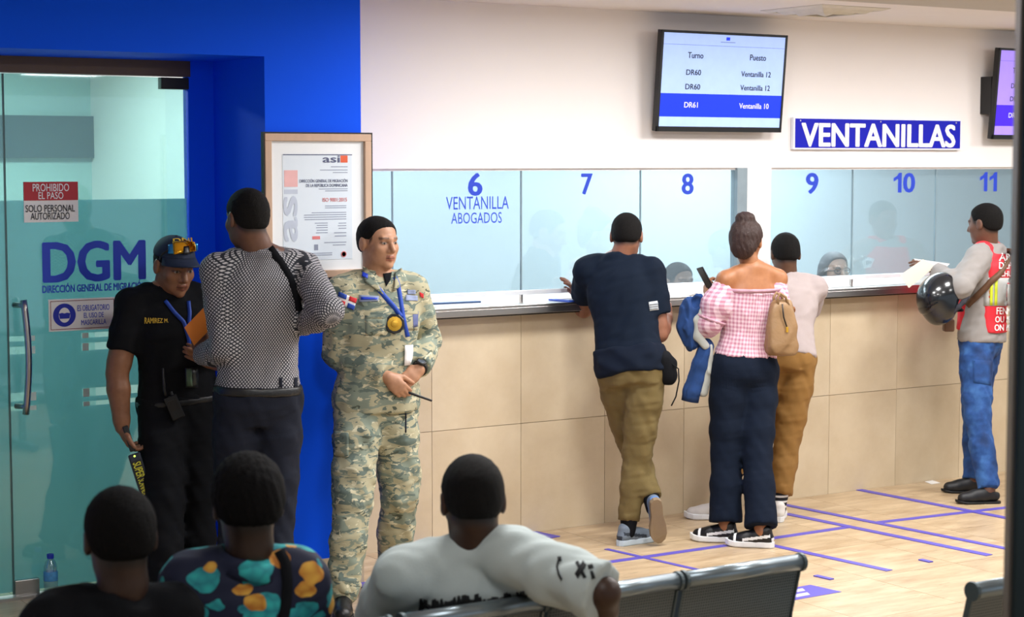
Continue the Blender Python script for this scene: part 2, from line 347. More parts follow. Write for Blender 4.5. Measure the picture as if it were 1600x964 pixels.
def bvh(*obs):
    V = []; F = []; n = 0
    for o in obs:
        me = o.data; k = len(me.vertices); c = np.empty(k * 3, np.float32); me.vertices.foreach_get('co', c); V.append(c.reshape(-1, 3) + ORG[o].astype(np.float32)); F += [tuple(i + n for i in p.vertices) for p in me.polygons]; n += k
    return BVHTree.FromPolygons([tuple(v) for v in np.concatenate(V)], F)
def hit(b, x, y, off, last=None):
    r = nz(ray(x, y)); h = b.ray_cast(Vector(CAM), Vector(r))
    if h[0] is None: 
        if last is None: return None
        return CAM + r * last
    nn = np.array(h[1]); nn = nn if nn @ r < 0 else -nn; return np.array(h[0]) + nn * off
def onto(b, uvpx, off):
    P = [hit(b, x, y, off) for x, y in uvpx]; ds = [np.linalg.norm(p - CAM) for p in P if p is not None]
    if not ds:
        x, y = uvpx[len(uvpx) // 2]; d0 = np.linalg.norm(np.array(b.find_nearest(Vector(CAM))[0]) - CAM); md = d0
        for _ in range(4): md = float((np.array(b.find_nearest(Vector(CAM + nz(ray(x, y)) * md))[0]) - CAM) @ nz(ray(x, y)))
        md -= off
    else: md = float(np.median(ds))
    out = []
    for p, (x, y) in zip(P, uvpx):
        if p is None or abs(np.linalg.norm(p - CAM) - md) > .35: p = CAM + nz(ray(x, y)) * md
        out.append(p)
    return np.array(out)
def shell(V, F, th):
    """thicken an open sheet away from its normals"""
    V = np.asarray(V, float); Nn = np.zeros_like(V); F = [tuple(f) for f in F]
    for f in F:
        a = np.cross(V[f[1]] - V[f[0]], V[f[2]] - V[f[0]])
        for i in f: Nn[i] += a
    Nn /= np.linalg.norm(Nn, axis=1)[:, None] + 1e-12; n = len(V); ed = {}
    for f in F:
        for i in range(len(f)): ed[(f[i], f[(i + 1) % len(f)])] = 1
    G = F + [tuple(i + n for i in f[::-1]) for f in F] + [(b, a, a + n, b + n) for (a, b) in ed if (b, a) not in ed]
    return np.concatenate([V, V - Nn * th]), G
def patch(name, b, quad, m, parent, off=.003, nu=6, nv=5, th=.002, smooth=True):
    q = [np.array(p, float) for p in quad]; px = []
    for j in range(nv + 1):
        for i in range(nu + 1):
            u, v = i / nu, j / nv; px.append((q[0] * (1 - u) + q[1] * u) * (1 - v) + (q[3] * (1 - u) + q[2] * u) * v)
    V = onto(b, px, off); F = [(j * (nu + 1) + i, (j + 1) * (nu + 1) + i, (j + 1) * (nu + 1) + i + 1, j * (nu + 1) + i + 1) for j in range(nv) for i in range(nu)]
    V, F = shell(V, F, th); return obj(name, V, F, m, parent, smooth)
def patch_text(name, b, quad, body, m, parent, off=.006, bold=0.):
    T, F = textmesh(body, bold); q = [np.array(p, float) for p in quad]; px = []
    for u, v, _ in T:
        v = 1 - v; px.append((q[0] * (1 - u) + q[1] * u) * (1 - v) + (q[3] * (1 - u) + q[2] * u) * v)
    Q = onto(b, px, off); Q = Q + (CAM - Q) / np.linalg.norm(CAM - Q, axis=1)[:, None] * T[:, 2:] * .0012; return obj(name, Q, F, m, parent)
def ribbon(name, b, px, wd, m, parent, off=.004, th=.002, n=6):
    """a strap laid over a body along a line of picture points"""
    pts = []
    for (x0, y0), (x1, y1) in zip(px[:-1], px[1:]):
        for i in range(n): pts.append((x0 + (x1 - x0) * i / n, y0 + (y1 - y0) * i / n))
    pts.append(px[-1]); P = onto(b, pts, off); P[1:-1] = P[1:-1] * .5 + (P[:-2] + P[2:]) * .25; V = []; k = len(P)
    for i in range(k):
        t = nz(P[min(i + 1, k - 1)] - P[max(i - 1, 0)]); s = nz(np.cross(t, nz(CAM - P[i]))); V += [P[i] - s * wd / 2, P[i] + s * wd / 2]
    F = [(2 * i, 2 * i + 1, 2 * i + 3, 2 * i + 2) for i in range(k - 1)]; V, F = shell(V, F, -th); return obj(name, V, F, m, parent, True)
# ------------------------------------------------------------------ the setting
def structure(o): o['kind'] = 'structure'; return o
white = mat('white_wall_paint', '#f1ecea', .75, var=.015, vs=3, bump=.05, bs=260)
blue = mat('blue_wall_paint', '#0056ff', .6, spec=.12, var=.03, vs=4, bump=.06, bs=240)
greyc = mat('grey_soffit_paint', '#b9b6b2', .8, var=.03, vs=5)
ceilm = mat('ceiling_paint', '#e6dfd8', .85, var=.02, vs=4)
steel = mat('brushed_steel', '#b7b4b2', .28, 1., var=.10, vs=40, bump=.08, bs=200, stretch=(.2, 8, 8))
black = mat('black_plastic', '#0c0d10', .4, var=.2); darkm = mat('dark_metal', '#33302e', .4, .7)
paperw = mat('white_paper', '#f2f1ee', .8, var=.02); bluel = mat('blue_lettering', '#1c3fc4', .5, var=.04); whitel = mat('white_lettering', '#f4f4f6', .5, var=.02)
redl = mat('red_sign_print', '#b81d2c', .5, var=.04); blackl = mat('black_lettering', '#14161c', .6, var=.05)
def tilemat(name, a, b, st, sc, rough, pit):
    m, nt, bs = newmat(name); tc = N(nt, 'ShaderNodeTexCoord'); oi = N(nt, 'ShaderNodeObjectInfo')
    off = N(nt, 'ShaderNodeVectorMath', operation='MULTIPLY_ADD'); off.inputs[1].default_value = (9, 7, 5); cmb = N(nt, 'ShaderNodeCombineXYZ')
    for i in range(3): nt.links.new(oi.outputs['Random'], cmb.inputs[i])
    nt.links.new(cmb.outputs[0], off.inputs[0]); mp = N(nt, 'ShaderNodeMapping'); mp.inputs['Scale'].default_value = st; nt.links.new(tc.outputs['Object'], mp.inputs[0]); nt.links.new(mp.outputs[0], off.inputs[2])
    n1 = N(nt, 'ShaderNodeTexNoise'); n1.inputs['Scale'].default_value = sc; n1.inputs['Detail'].default_value = 6; n1.inputs['Roughness'].default_value = .62; nt.links.new(off.outputs[0], n1.inputs['Vector'])
    c = ramp(nt, n1.outputs[0], [(.28, a), (.72, b)], 'LINEAR')
    if pit:
        n2 = N(nt, 'ShaderNodeTexNoise'); n2.inputs['Scale'].default_value = sc * 3.2; n2.inputs['Detail'].default_value = 3; nt.links.new(off.outputs[0], n2.inputs['Vector'])
        c = mixc(nt, math_(nt, 'MULTIPLY', math_(nt, 'GREATER_THAN', n2.outputs[0], .67), .55), c, '#8d7a60')
    hs = N(nt, 'ShaderNodeHueSaturation'); nt.links.new(c, hs.inputs['Color']); nt.links.new(math_(nt, 'ADD', .97, math_(nt, 'MULTIPLY', oi.outputs['Random'], .06)), hs.inputs['Value']); nt.links.new(hs.outputs[0], bs.inputs['Base Color'])
    bs.inputs['Roughness'].default_value = rough; return m
travert = tilemat('travertine_floor', '#a38867', '#d0ba99', (1.3, 5.5, 1), 2.4, .36, True)
walltile = tilemat('beige_wall_tile', '#c6b395', '#d8c8ac', (2, 2, 2), 1.4, .22, False)
grout = mat('grout', '#b9a68c', .9, var=.1)
floor = structure(box('floor', -7, 10, -11, 4, -.2, -.006, grout)); floor['label'] = 'cream travertine tiled floor of the waiting hall'
TS = .60
tv_, tf_ = boxv(-TS / 2 + .0012, TS / 2 - .0012, -TS / 2 + .0012, TS / 2 - .0012, -.012, 0), BOXF
tproto = obj('floor_tile', tv_, tf_, travert, base=(0, 0, 0)); tme = tproto.data; bpy.data.objects.remove(tproto)
for i in range(20):
    for j in range(13):
        x = -4.2 + (i + .5) * TS; y = -6.0 + (j + .5) * TS
        if x > -.3 and y > -.02: continue
        o = bpy.data.objects.new('floor_tile', tme); COL.objects.link(o); o.parent = floor
        o.location = (x - floor.location.x, y - floor.location.y, -floor.location.z)
# counter wall: tiled below, white above
GT = 1.975
wl = structure(box('wall_counter', -.32, 10, 0, .12, GT, 2.84, white)); structure(box('wall_pillar', 2.529, 2.708, 0, .12, 1.257, GT, white)); structure(box('wall_counter_end', 5.6, 10, 0, .12, 1.2, GT, white)); structure(box('wall_counter_start', -.32, .0, .0, .12, 1.2, GT, white)); wl['label'] = 'white painted wall above the teller counter'
wb = structure(box('wall_counter_front', -.32, 10, .008, .12, 0, 1.2, grout)); wb['label'] = 'beige tiled counter front below the steel ledge'
for k in range(-1, 14):
    for z0, z1 in ((.0, .602), (.605, 1.2)):
        x0 = max(-.30, .409 + .5555 * k + .0015); x1 = .409 + .5555 * (k + 1) - .0015
        o = box('wall_tile', x0, x1, 0, .008, z0, z1, walltile, base=((x0 + x1) / 2, 0, z0)); o.parent = wb; o.location = (o.location.x - wb.location.x, o.location.y - wb.location.y, o.location.z - wb.location.z)
BE = -.306; YB = -.574
wbl = structure(obj('wall_blue', *merge([(boxv(-.8, BE, YB, .0, .143, 2.84), BOXF), (boxv(-4.5, -.8, YB, .0, 2.489, 2.84), BOXF), (boxv(-4.5, -3.2, YB, 0, .143, 2.489), BOXF)]), blue)); wbl['label'] = 'blue projecting wall around the glass door niche'
structure(box('baseboard_blue', -.8, BE, YB - .002, 0, 0, .143, walltile)); structure(box('baseboard_left', -4.5, -3.2, YB - .002, 0, 0, .143, walltile))
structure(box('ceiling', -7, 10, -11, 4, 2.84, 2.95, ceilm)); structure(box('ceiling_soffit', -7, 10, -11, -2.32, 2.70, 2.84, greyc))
structure(box('wall_right', 9.6, 9.75, -3.5, 4, 0, 2.84, white)); structure(box('wall_left', -5.2, -5.05, -11, 0, 0, 2.84, white))
structure(box('wall_office_back', -5, -.2, 3.0, 3.1, 0, 2.84, mat('office_wall', '#b9d4d0', .8, var=.03, vs=3)))
structure(box('wall_teller_back', -.1, 10, 2.6, 2.7, 0, 2.84, mat('teller_wall', '#b0bfc6', .8, var=.03, vs=2)))
structure(box('wall_partition', -.32, -.2, .0, 3.0, 0, 2.84, white)); structure(box('floor_teller_room', -.2, 9.6, .5, 2.6, -.006, .0, grout))
# teller glazing
tellglass = glassmat('teller_glass', '#dce6ea', .11, .03, .06, '#c6d3d9'); jointm = mat('glazing_joint', '#7d929a', .5)
def bank(name, xs, label):
    x0, x1 = xs[0], xs[-1]; wnd = structure(box(name, x0, x1, .02, .045, GT - .012, GT, white)); wnd['label'] = label
    for a, b in zip(xs[:-1], xs[1:]): box('pane', a + .002, b - .002, .026, .036, 1.322, GT - .012, tellglass, wnd)
    for a in xs[1:-1]: box('joint', a - .003, a + .003, .0255, .0365, 1.322, GT - .012, jointm, wnd)
    box('bottom_rail', x0, x1, .018, .044, 1.297, 1.322, mat('white_aluminium', '#e9edf1', .35, .2), wnd, .003)
    for a in xs[1:-1]: box('standoff', a - .006, a + .006, .022, .04, 1.257, 1.297, steel, wnd)
    return wnd
win1 = bank('window_1', [.0, .196, .985, 1.781, 2.455], 'left bank of glazed teller windows six to eight')
win2 = bank('window_2', [2.712, 3.379, 4.08, 4.80, 5.6], 'right bank of glazed teller windows nine to eleven')
box('end_frame', 2.455, 2.529, .0, .06, 1.257, GT, mat('grey_aluminium', '#8f9ea6', .4, .3), win1)
def wtext(body, x0, x1, y0, y1, parent, m=bluel, bold=0., name='lettering', Y=.0235):
    a = ony(x0, (y0 + y1) / 2, Y); b = ony(x1, (y0 + y1) / 2, Y); c = ony((x0 + x1) / 2, y0, Y); d = ony((x0 + x1) / 2, y1, Y)
    return lettering(name, body, a[0], b[0], d[2], c[2], Y, m, parent, bold)
def one(x0, x1, y0, y1):
    a = ony(x0, (y0 + y1) / 2, .0235)[0]; b = ony(x1, (y0 + y1) / 2, .0235)[0]; c = ony(x0, y1, .0235)[2]; d = ony(x0, y0, .0235)[2]
    polyxz('lettering', [(a + (b - a) * u, c + (d - c) * v) for u, v in ((.55, 0), (.98, 0), (.98, 1), (.66, 1), (.42, .84), (.02, .74), (.02, .56), (.55, .70))], .0225, bluel, win2, .001)
wtext('6', 731, 754, 270, 306, win1, bold=.045); wtext('7', 908, 926, 271, 304, win1, bold=.045); wtext('8', 1065, 1084, 271, 304, win1, bold=.045)
wtext('VENTANILLA', 697, 795, 307, 327, win1); wtext('ABOGADOS', 705, 784, 332, 349, win1)
wtext('9', 1259, 1279, 270, 303, win2, bold=.045); one(1396, 1409, 270, 301); wtext('0', 1411, 1430, 270, 301, win2, bold=.045); one(1531, 1543, 269, 299); one(1546, 1558, 269, 299)
ct = thing('counter_ledge', (2.7, -.12, 1.2), 'long brushed steel counter ledge running under the teller windows', 'counter')
box('ledge_top', -.0, 5.6, -.12, .50, 1.243, 1.257, steel, ct, .002); box('front_lip', -.0, 5.6, -.12, -.105, 1.208, 1.243, steel, ct, .002); box('underside', .0, 5.6, -.105, .10, 1.2, 1.208, darkm, ct)
# glass door and office niche
YD = .013
doorglass = glassmat('door_glass', '#d2ebe8', .07, .02, .10, '#b4d4d2'); frost = glassmat('frosted_film', '#cfe6e6', .02, .3, .72, '#bcdfe8')
d1 = structure(box('door_1', -1.815, -.935, YD, YD + .012, .02, 2.41, doorglass)); d1['label'] = 'frosted green glass office door with blue lettering and steel handle'
for z0, z1 in ((.0, .871), (.892, .915), (.954, 1.132), (1.167, 1.191), (1.215, 1.836)): box('frosted_film', -1.815, -.935, YD + .0122, YD + .0135, max(z0, .03), z1, frost, d1)
for z0, z1 in ((.871, .892), (.915, .954), (1.132, 1.167), (1.191, 1.215)): box('frosted_film', -1.70, -1.47, YD + .0122, YD + .0135, z0, z1, frost, d1)
for z0, z1, kk in ((.871, .892, .5), (.915, .954, .5), (1.132, 1.167, 1), (1.191, 1.215, 1)):
    box('frosted_square', -1.47, -1.44, YD - .0012, YD - .0002, z0, z1, mat('pale_film', '#d6ece8', .6), d1); box('frosted_square', -1.725, -1.695, YD - .0012, YD - .0002, z0, z1, MATS['pale_film'], d1)
box('bottom_clamp', -1.815, -1.70, YD - .012, YD + .03, .006, .085, steel, d1, .003); box('pivot_clamp', -1.065, -.925, YD - .015, YD + .03, 2.355, 2.41, darkm, d1, .003)
hz = np.linspace(.862, 1.385, 12); V, F = tube([(-1.764 + .012 * math.sin(math.pi * (z - .862) / .523), YD - .06 - .02 * math.sin(math.pi * (z - .862) / .523), z) for z in hz], .0155, 14)
hd = obj('handle', V, F, steel, d1, True)
for z in (.895, 1.36): obj('handle_standoff', *tube([(-1.791, YD, z), (-1.768, YD - .03, z), (-1.764, YD - .06, z)], .013, 12), steel, hd, True)
wtext('DGM', 66, 228, 376, 440, d1, bold=.05, Y=YD - .002); wtext('DIRECCIÓN GENERAL DE MIGRACIÓN', 66, 228, 440.5, 455, d1, bold=.045, Y=YD - .002)
structure(box('trim_5', -1.8205, -1.8145, YD - .001, YD + .014, .02, 2.41, mat('gasket', '#4a6a6a', .5))); d2 = structure(box('door_2', -3.2, -1.82, YD, YD + .012, .02, 2.41, doorglass)); box('frosted_film', -3.2, -1.82, YD + .0122, YD + .0135, .03, 1.836, frost, d2)
structure(box('trim_1', -3.2, -.92, YD - .02, YD + .05, 2.415, 2.50, mat('bronze_frame', '#5d4a3c', .45, .5)))
structure(box('trim_2', -.93, -.8, -.001, .06, 0, 2.5, blue)); structure(box('trim_4', -3.2, -.93, -.02, .05, -.005, .012, steel))
# what the clear strip of the door shows
def back(name, x0, x1, y0, y1, m, th=.03, Y=2.99):
    a = ony(x0, (y0 + y1) / 2, Y); b = ony(x1, (y0 + y1) / 2, Y); c = ony((x0 + x1) / 2, y0, Y); d = ony((x0 + x1) / 2, y1, Y); return a[0], b[0], d[2], c[2]
x0, x1, z0, z1 = back('', -60, 225, 181, 247, None)
t = thing('wall_board', (x0, 2.97, z0), 'wide dark board seen through the clear strip of the glass door', 'board'); box('panel', x0, x1, 2.95, 2.99, z0, z1, mat('board_grey', '#3f5560', .4, var=.15), t); xm = back('', 159, 166, 110, 300, None)
box('divider', xm[0], xm[1], 2.94, 2.955, z0 - .3, z1 + .25, mat('office_trim', '#c8c7b4', .6), t)
x0, x1, z0, z1 = back('', 165, 225, 246, 330, None); d3 = structure(box('door_3', x0, x1, 2.96, 2.99, 0, z1, mat('office_door_frame', '#9db7b6', .6))); x0, x1, z0, z1 = back('', 172, 218, 252, 330, None); box('door_leaf', x0, x1, 2.95, 2.96, .02, z1, mat('office_door', '#4e6b68', .5), d3)
# signs on the glass door
def sgn(px, label): 
    x0, y0, x1, y1 = px; a = ony(x0, (y0 + y1) / 2, YD - .004); b = ony(x1, (y0 + y1) / 2, YD - .004); c = ony((x0 + x1) / 2, y0, YD - .004); d = ony((x0 + x1) / 2, y1, YD - .004)
    t = thing('notice_sign', ((a[0] + b[0]) / 2, YD - .004, d[2]), label, 'sign'); return t, a[0], b[0], d[2], c[2]
t, x0, x1, z0, z1 = sgn((37, 284, 122, 347), 'red and white no-entry notice stuck on the glass door'); zm = ony(80, 313, YD)[2]
box('backing', x0, x1, YD - .005, YD - .0005, z0, z1, paperw, t); box('red_band', x0, x1, YD - .0062, YD - .005, zm, z1, redl, t)
wtext('PROHIBIDO', 51, 108, 287, 299, t, whitel, .012, Y=YD - .0072); wtext('EL PASO', 60, 99, 300, 311, t, whitel, .012, Y=YD - .0072); wtext('SOLO PERSONAL', 40, 117, 320, 331, t, blackl, .008, Y=YD - .0072); wtext('AUTORIZADO', 48, 109, 332, 343, t, blackl, .008, Y=YD - .0072)
t, x0, x1, z0, z1 = sgn((76, 466, 181, 516), 'white mask-required notice with blue face symbol on the door'); box('backing', x0, x1, YD - .005, YD - .0005, z0, z1, paperw, t, .001)
for a, b, c, d in ((x0 + .008, x1 - .008, z0 + .008, z0 + .011), (x0 + .008, x1 - .008, z1 - .011, z1 - .008), (x0 + .008, x0 + .011, z0 + .011, z1 - .011), (x1 - .011, x1 - .008, z0 + .011, z1 - .011)): box('border_line', a, b, YD - .0058, YD - .005, c, d, mat('brown_line', '#8a4a48', .6), t)
cx, cz = ony(100, 492, YD)[0], (z0 + z1) / 2; circ = lambda r, n=28, sx=1., oz=0.: [(cx + r * sx * math.cos(2 * math.pi * i / n), cz + oz + r * math.sin(2 * math.pi * i / n)) for i in range(n)]
polyxz('symbol_disc', circ(.054), YD - .0070, mat('symbol_blue', '#1f2fae', .5), t); polyxz('symbol_head', circ(.035, sx=.78), YD - .0080, paperw, t, .001); polyxz('symbol_mask', [(cx - .023, cz - .016), (cx + .023, cz - .016), (cx + .027, cz + .008), (cx + .012, cz + .011), (cx, cz + .008), (cx - .012, cz + .011), (cx - .027, cz + .008)], YD - .0090, MATS['symbol_blue'], t, .001)
wtext('ES OBLIGATORIO', 121, 171, 476, 485, t, bluel, .008, Y=YD - .0075); wtext('EL USO DE', 131, 162, 488, 496, t, bluel, .008, Y=YD - .0075); wtext('MASCARILLA', 127, 166, 499, 507, t, bluel, .008, Y=YD - .0075)
# framed certificate
YF = YB - .03
fx0 = ony(415, 300, YF)[0]; fx1 = ony(581, 300, YF)[0]; fz1 = ony(500, 209, YF)[2]; fz0 = ony(500, 434, YF)[2]
t = thing('certificate_frame', ((fx0 + fx1) / 2, YB, fz0), 'certificate in a pale wooden frame hung on the blue wall', 'picture frame')
wood = mat('pale_wood', '#c7a78f', .5, var=.15, vs=30, stretch=(1, 1, .2)); fw = .034
for a, b, c, d in ((fx0, fx1, fz1 - fw, fz1), (fx0, fx1, fz0, fz0 + fw), (fx0, fx0 + fw, fz0 + fw, fz1 - fw), (fx1 - fw, fx1, fz0 + fw, fz1 - fw)): box('moulding', a, b, YF, YB, c, d, wood, t, .003)
for a, b, c, d in ((fx0 - .007, fx1 + .007, fz1, fz1 + .007), (fx0 - .007, fx1 + .007, fz0 - .007, fz0), (fx0 - .007, fx0, fz0, fz1), (fx1, fx1 + .007, fz0, fz1)): box('outer_edge', a, b, YF + .004, YB, c, d, darkm, t)
box('mat_board', fx0 + fw, fx1 - fw, YB - .012, YB - .002, fz0 + fw, fz1 - fw, mat('mat_board', '#eef3f8', .7, var=.01), t)
YP = YB - .0135; 
def P2(x0, x1, y0, y1):
    a = ony(x0, (y0 + y1) / 2, YP)[0]; b = ony(x1, (y0 + y1) / 2, YP)[0]; return a, b, ony((x0 + x1) / 2, y1, YP)[2], ony((x0 + x1) / 2, y0, YP)[2]
a, b, c, d = P2(442, 550, 242, 406); pg = box('certificate', a, b, YP, YB - .012, c, d, mat('certificate_paper', '#dfeaf6', .7, var=.01), t)
greyl = mat('grey_print', '#8f97ad', .7); slate = mat('slate_print', '#5c6384', .7); orange = mat('orange_print', '#e0603a', .6); palered = mat('pale_red_print', '#ecb9ba', .7); pale = mat('pale_grey_print', '#c3cddf', .7); redp = mat('red_print', '#dd7f80', .7)
def cl(body, x0, x1, y0, y1, m, bold=0.): a, b, c, d = P2(x0, x1, y0, y1); lettering('lettering', body, a, b, c, d, YP - .0012, m, t, bold)
def cb(x0, x1, y0, y1, m, nm='print_line'): a, b, c, d = P2(x0, x1, y0, y1); box(nm, a, b, YP - .0009, YP - .0001, c, d, m, t)
cb(442, 550, 241, 242.5, slate); cl('asi', 504, 531, 243, 254, slate, .03); cb(532, 543, 243, 254, orange, 'logo_square'); cl('DIRECCIÓN GENERAL DE MIGRACIÓN', 468, 543, 279, 285, slate, .015); cl('DE LA REPÚBLICA DOMINICANA', 478, 543, 286, 292, slate, .015); cl('ISO 9001:2015', 504, 542, 309, 315, redp, .02)
cb(444, 465, 266, 292, palered, 'logo_square'); cb(444, 465, 296, 303, pale, 'watermark_bar')
V, F = textmesh('asi'[:2], .05); a, b, c, d = P2(443, 465, 306, 378); P = np.stack([b - (1 - V[:, 1]) * (b - a), YP - .001 - V[:, 2] * .0008, c + V[:, 0] * (d - c)], 1); P[:, 0] = a + (1 - V[:, 1]) * (b - a); obj('watermark_lettering', P, F, pale, t)
for x0, x1, y in ((517, 543, 260), (500, 543, 265), (520, 543, 269), (498, 543, 294.5), (508, 543, 297.5), (508, 541, 321), (508, 541, 324), (487, 541, 331.5), (475, 541, 335), (475, 541, 338.5), (476, 541, 342), (492, 512, 348), (495, 512, 351.5), (494, 512, 355), (495, 512, 359), (494, 512, 363), (529, 541, 348), (528, 541, 352), (529, 541, 356), (522, 541, 363), (523, 541, 368), (507, 541, 378), (520, 540, 382), (478, 519, 395), (478, 519, 398)): cb(x0, x1, y, y + 1.1, greyl)
cb(488, 500, 369, 374, redp, 'seal'); cb(491, 497, 382, 391, greyl, 'seal'); a, b, c, d = P2(533, 541, 392, 402); obj('round_seal', *lathe(((a + b) / 2, YP - .001, (c + d) / 2), [(.0105, 0), (.0105, .001), (.014, .001), (.014, 0)], 20, (0, -1, 0)), redp, t)
# ------------------------------------------------------------------ screens and the counter sign
def tvset(c4, label, scr, texts):
    (x0, y0), (x1, y1), (x2, y2), (x3, y3) = c4   # TL TR BR BL ; top leans out from the wall
    TL = ony(x0, y0, -.15); TR = ony(x1, y1, -.15); BR = ony(x2, y2, -.10); BL = ony(x3, y3, -.10)
    u = (TR - TL + BR - BL) / 2; u[2] = 0; u[1] = 0; W = u[0]; u = np.array([1., 0, 0]); v = (TL - BL + TR - BR) / 2; v[0] = 0; Hh = np.linalg.norm(v); v = v / Hh; n = np.cross(u, v); c = (TL + TR + BR + BL) / 4
    t = thing('wall_television', (c[0], -.1, c[2] - Hh / 2), label, 'television'); ax = (u, v, n)
    bz = .014; bev(obj('casing', *obox(c - n * .02, ax, (W / 2, Hh / 2, .018)), black, t), .003)
    for dx, dy, hx, hy in ((0, Hh / 2 - bz / 2, W / 2, bz / 2), (0, -Hh / 2 + bz, W / 2, bz), (-W / 2 + bz / 2, 0, bz / 2, Hh / 2), (W / 2 - bz / 2, 0, bz / 2, Hh / 2)): obj('bezel', *obox(c + u * dx + v * dy + n * .001, ax, (hx, hy, .004)), black, t)
    sw, sh = W - 2 * bz, Hh - 3 * bz; sc = c + v * bz * .5
    s = obj('screen', *obox(sc, ax, (sw / 2, sh / 2, .001)), scr[0], t); o0 = sc - u * sw / 2 - v * sh / 2 + n * .0014
    def bar(a0, a1, b0, b1, m, nm): return obj(nm, *obox(o0 + u * sw * (a0 + a1) / 2 + v * sh * (b0 + b1) / 2, ax, (sw * (a1 - a0) / 2, sh * (b1 - b0) / 2, .0005)), m, s)
    bar(0, 1, .105, .355, scr[1], 'highlight_row'); bar(0, 1, .875, .88, scr[2], 'divider_line'); bar(.505, .535, .94, .975, scr[1], 'crest'); bar(.46, .58, .915, .925, scr[2], 'caption_line')
    for body, a0, a1, b0, b1, m in texts: plane_text('screen_text', body, o0 + u * sw * a0 + v * sh * b0 + n * .0012, u * sw * (a1 - a0), v * sh * (b1 - b0), m, s, .025)
    obj('wall_bracket', *obox(np.array([c[0], -.05, c[2]]), np.eye(3), (.13, .05, .10)), darkm, t)
    return t
scrA = (mat('screen_pale', '#9db6ea', .3, emit='#a4bdf0', es=.5), mat('screen_blue', '#0d2ccc', .3, emit='#0a2fd6', es=.65), mat('screen_line', '#6d83b8', .4, emit='#8298cc', es=.4))
scrB = (mat('screen_violet', '#8f78d8', .3, emit='#9a80ea', es=.62), mat('screen_indigo', '#3a18c0', .3, emit='#3f1bd0', es=.6), mat('screen_violet_line', '#6d60b0', .4, emit='#7a6cc4', es=.4))
TX = [('Turno', .20, .325, .735, .80, blackl), ('Puesto', .71, .845, .735, .80, blackl), ('DR60', .195, .315, .555, .615, blackl), ('Ventanilla 12', .645, .895, .555, .615, blackl), ('DR60', .195, .315, .40, .46, blackl), ('Ventanilla 12', .645, .895, .405, .465, blackl), ('DR61', .195, .305, .205, .265, whitel), ('Ventanilla 10', .645, .895, .205, .265, whitel)]
tvset([(1033, 45), (1231, 56), (1219, 208), (1026, 204)], 'wall television listing queue turns left of the blue sign', scrA, TX)
t2 = tvset([(1558, 73), (1712, 83), (1702, 222), (1553, 214)], 'violet-tinted wall television at the right edge above window eleven', scrB, [(b, max(0, a0 - .06), a1 - .06, c0, c1, m) for b, a0, a1, c0, c1, m in TX])
xa, xb = ony(1541, 150, -.05)[0], ony(1556, 150, -.05)[0]; box('bracket_arm', xa, xb + .02, -.09, -.001, ony(1548, 178, -.05)[2], ony(1548, 120, -.05)[2], black, t2)
a = ony(1240, 209, -.03); b = ony(1502, 212, -.03); zt = ony(1370, 185, -.03)[2]; zb = ony(1370, 234, -.03)[2]
t = thing('counter_sign', ((a[0] + b[0]) / 2, 0, zb), 'blue sign with white lettering above the teller windows', 'sign')
box('sign_box', a[0], b[0], -.03, -.004, zb, zt, mat('sign_white_edge', '#e8eaf2', .4), t, .003); box('blue_face', a[0] + .012, b[0] - .012, -.0325, -.03, zb + .01, zt - .008, mat('sign_blue', '#0a12b0', .5, spec=.2, var=.04), t)
lettering('lettering', 'VENTANILLAS', ony(1252, 210, -.034)[0], ony(1493, 210, -.034)[0], ony(1370, 230, -.034)[2], ony(1370, 193, -.034)[2], -.0345, whitel, t, .05)
for x in (a[0] + .05, (a[0] + b[0]) / 2, b[0] - .05): obj('screw', *lathe((x, -.0325, zt - .02), [(.005, 0), (.005, .002), (.003, .003)], 10, (0, -1, 0)), steel, t)
# ceiling air diffuser
vx, vy, vs = 2.53, -.64, .25
t = thing('air_vent', (vx, vy, 2.80), 'square white air diffuser set in the ceiling', 'vent'); ventm = mat('vent_paint', '#d5cfbf', .6)
for k, (s0, s1, z0, z1) in enumerate(((vs, vs * .86, 2.838, 2.826), (vs * .80, vs * .62, 2.838, 2.812), (vs * .56, vs * .40, 2.838, 2.806), (vs * .34, .0, 2.838, 2.802))):
    V = [(vx + sx * s, vy + sy * s, z) for s, z in ((s0, z0), (max(s1, .004), z1), (max(s1 - .004, .002), z1 + .004), (s0 - .004, z0 + .004)) for sx, sy in ((-1, -1), (1, -1), (1, 1), (-1, 1))]
    F = [(r * 4 + i, r * 4 + (i + 1) % 4, ((r + 1) % 4) * 4 + (i + 1) % 4, ((r + 1) % 4) * 4 + i) for r in range(4) for i in range(4)]; obj('louvre', V, F, ventm, t)
for i, (lx, ly, lw) in enumerate(LIGHTS):
    z = 2.84 if ly > -2.3 else 2.70
    o = tag(obj('unseen_ceiling_light', *merge([(boxv(lx - .32, lx - .295, ly - .32, ly + .32, z - .03, z), BOXF), (boxv(lx + .295, lx + .32, ly - .32, ly + .32, z - .03, z), BOXF), (boxv(lx - .295, lx + .295, ly - .32, ly - .295, z - .03, z), BOXF), (boxv(lx - .295, lx + .295, ly + .295, ly + .32, z - .03, z), BOXF)]), white), 'unseen square white ceiling light frame over the waiting hall, %s of the ten' % ['first', 'second', 'third', 'fourth', 'fifth', 'sixth', 'seventh', 'eighth', 'ninth', 'tenth'][i], 'ceiling light', 'ceiling lights outside the picture')  # unseen housings, also around the added front fill lamps
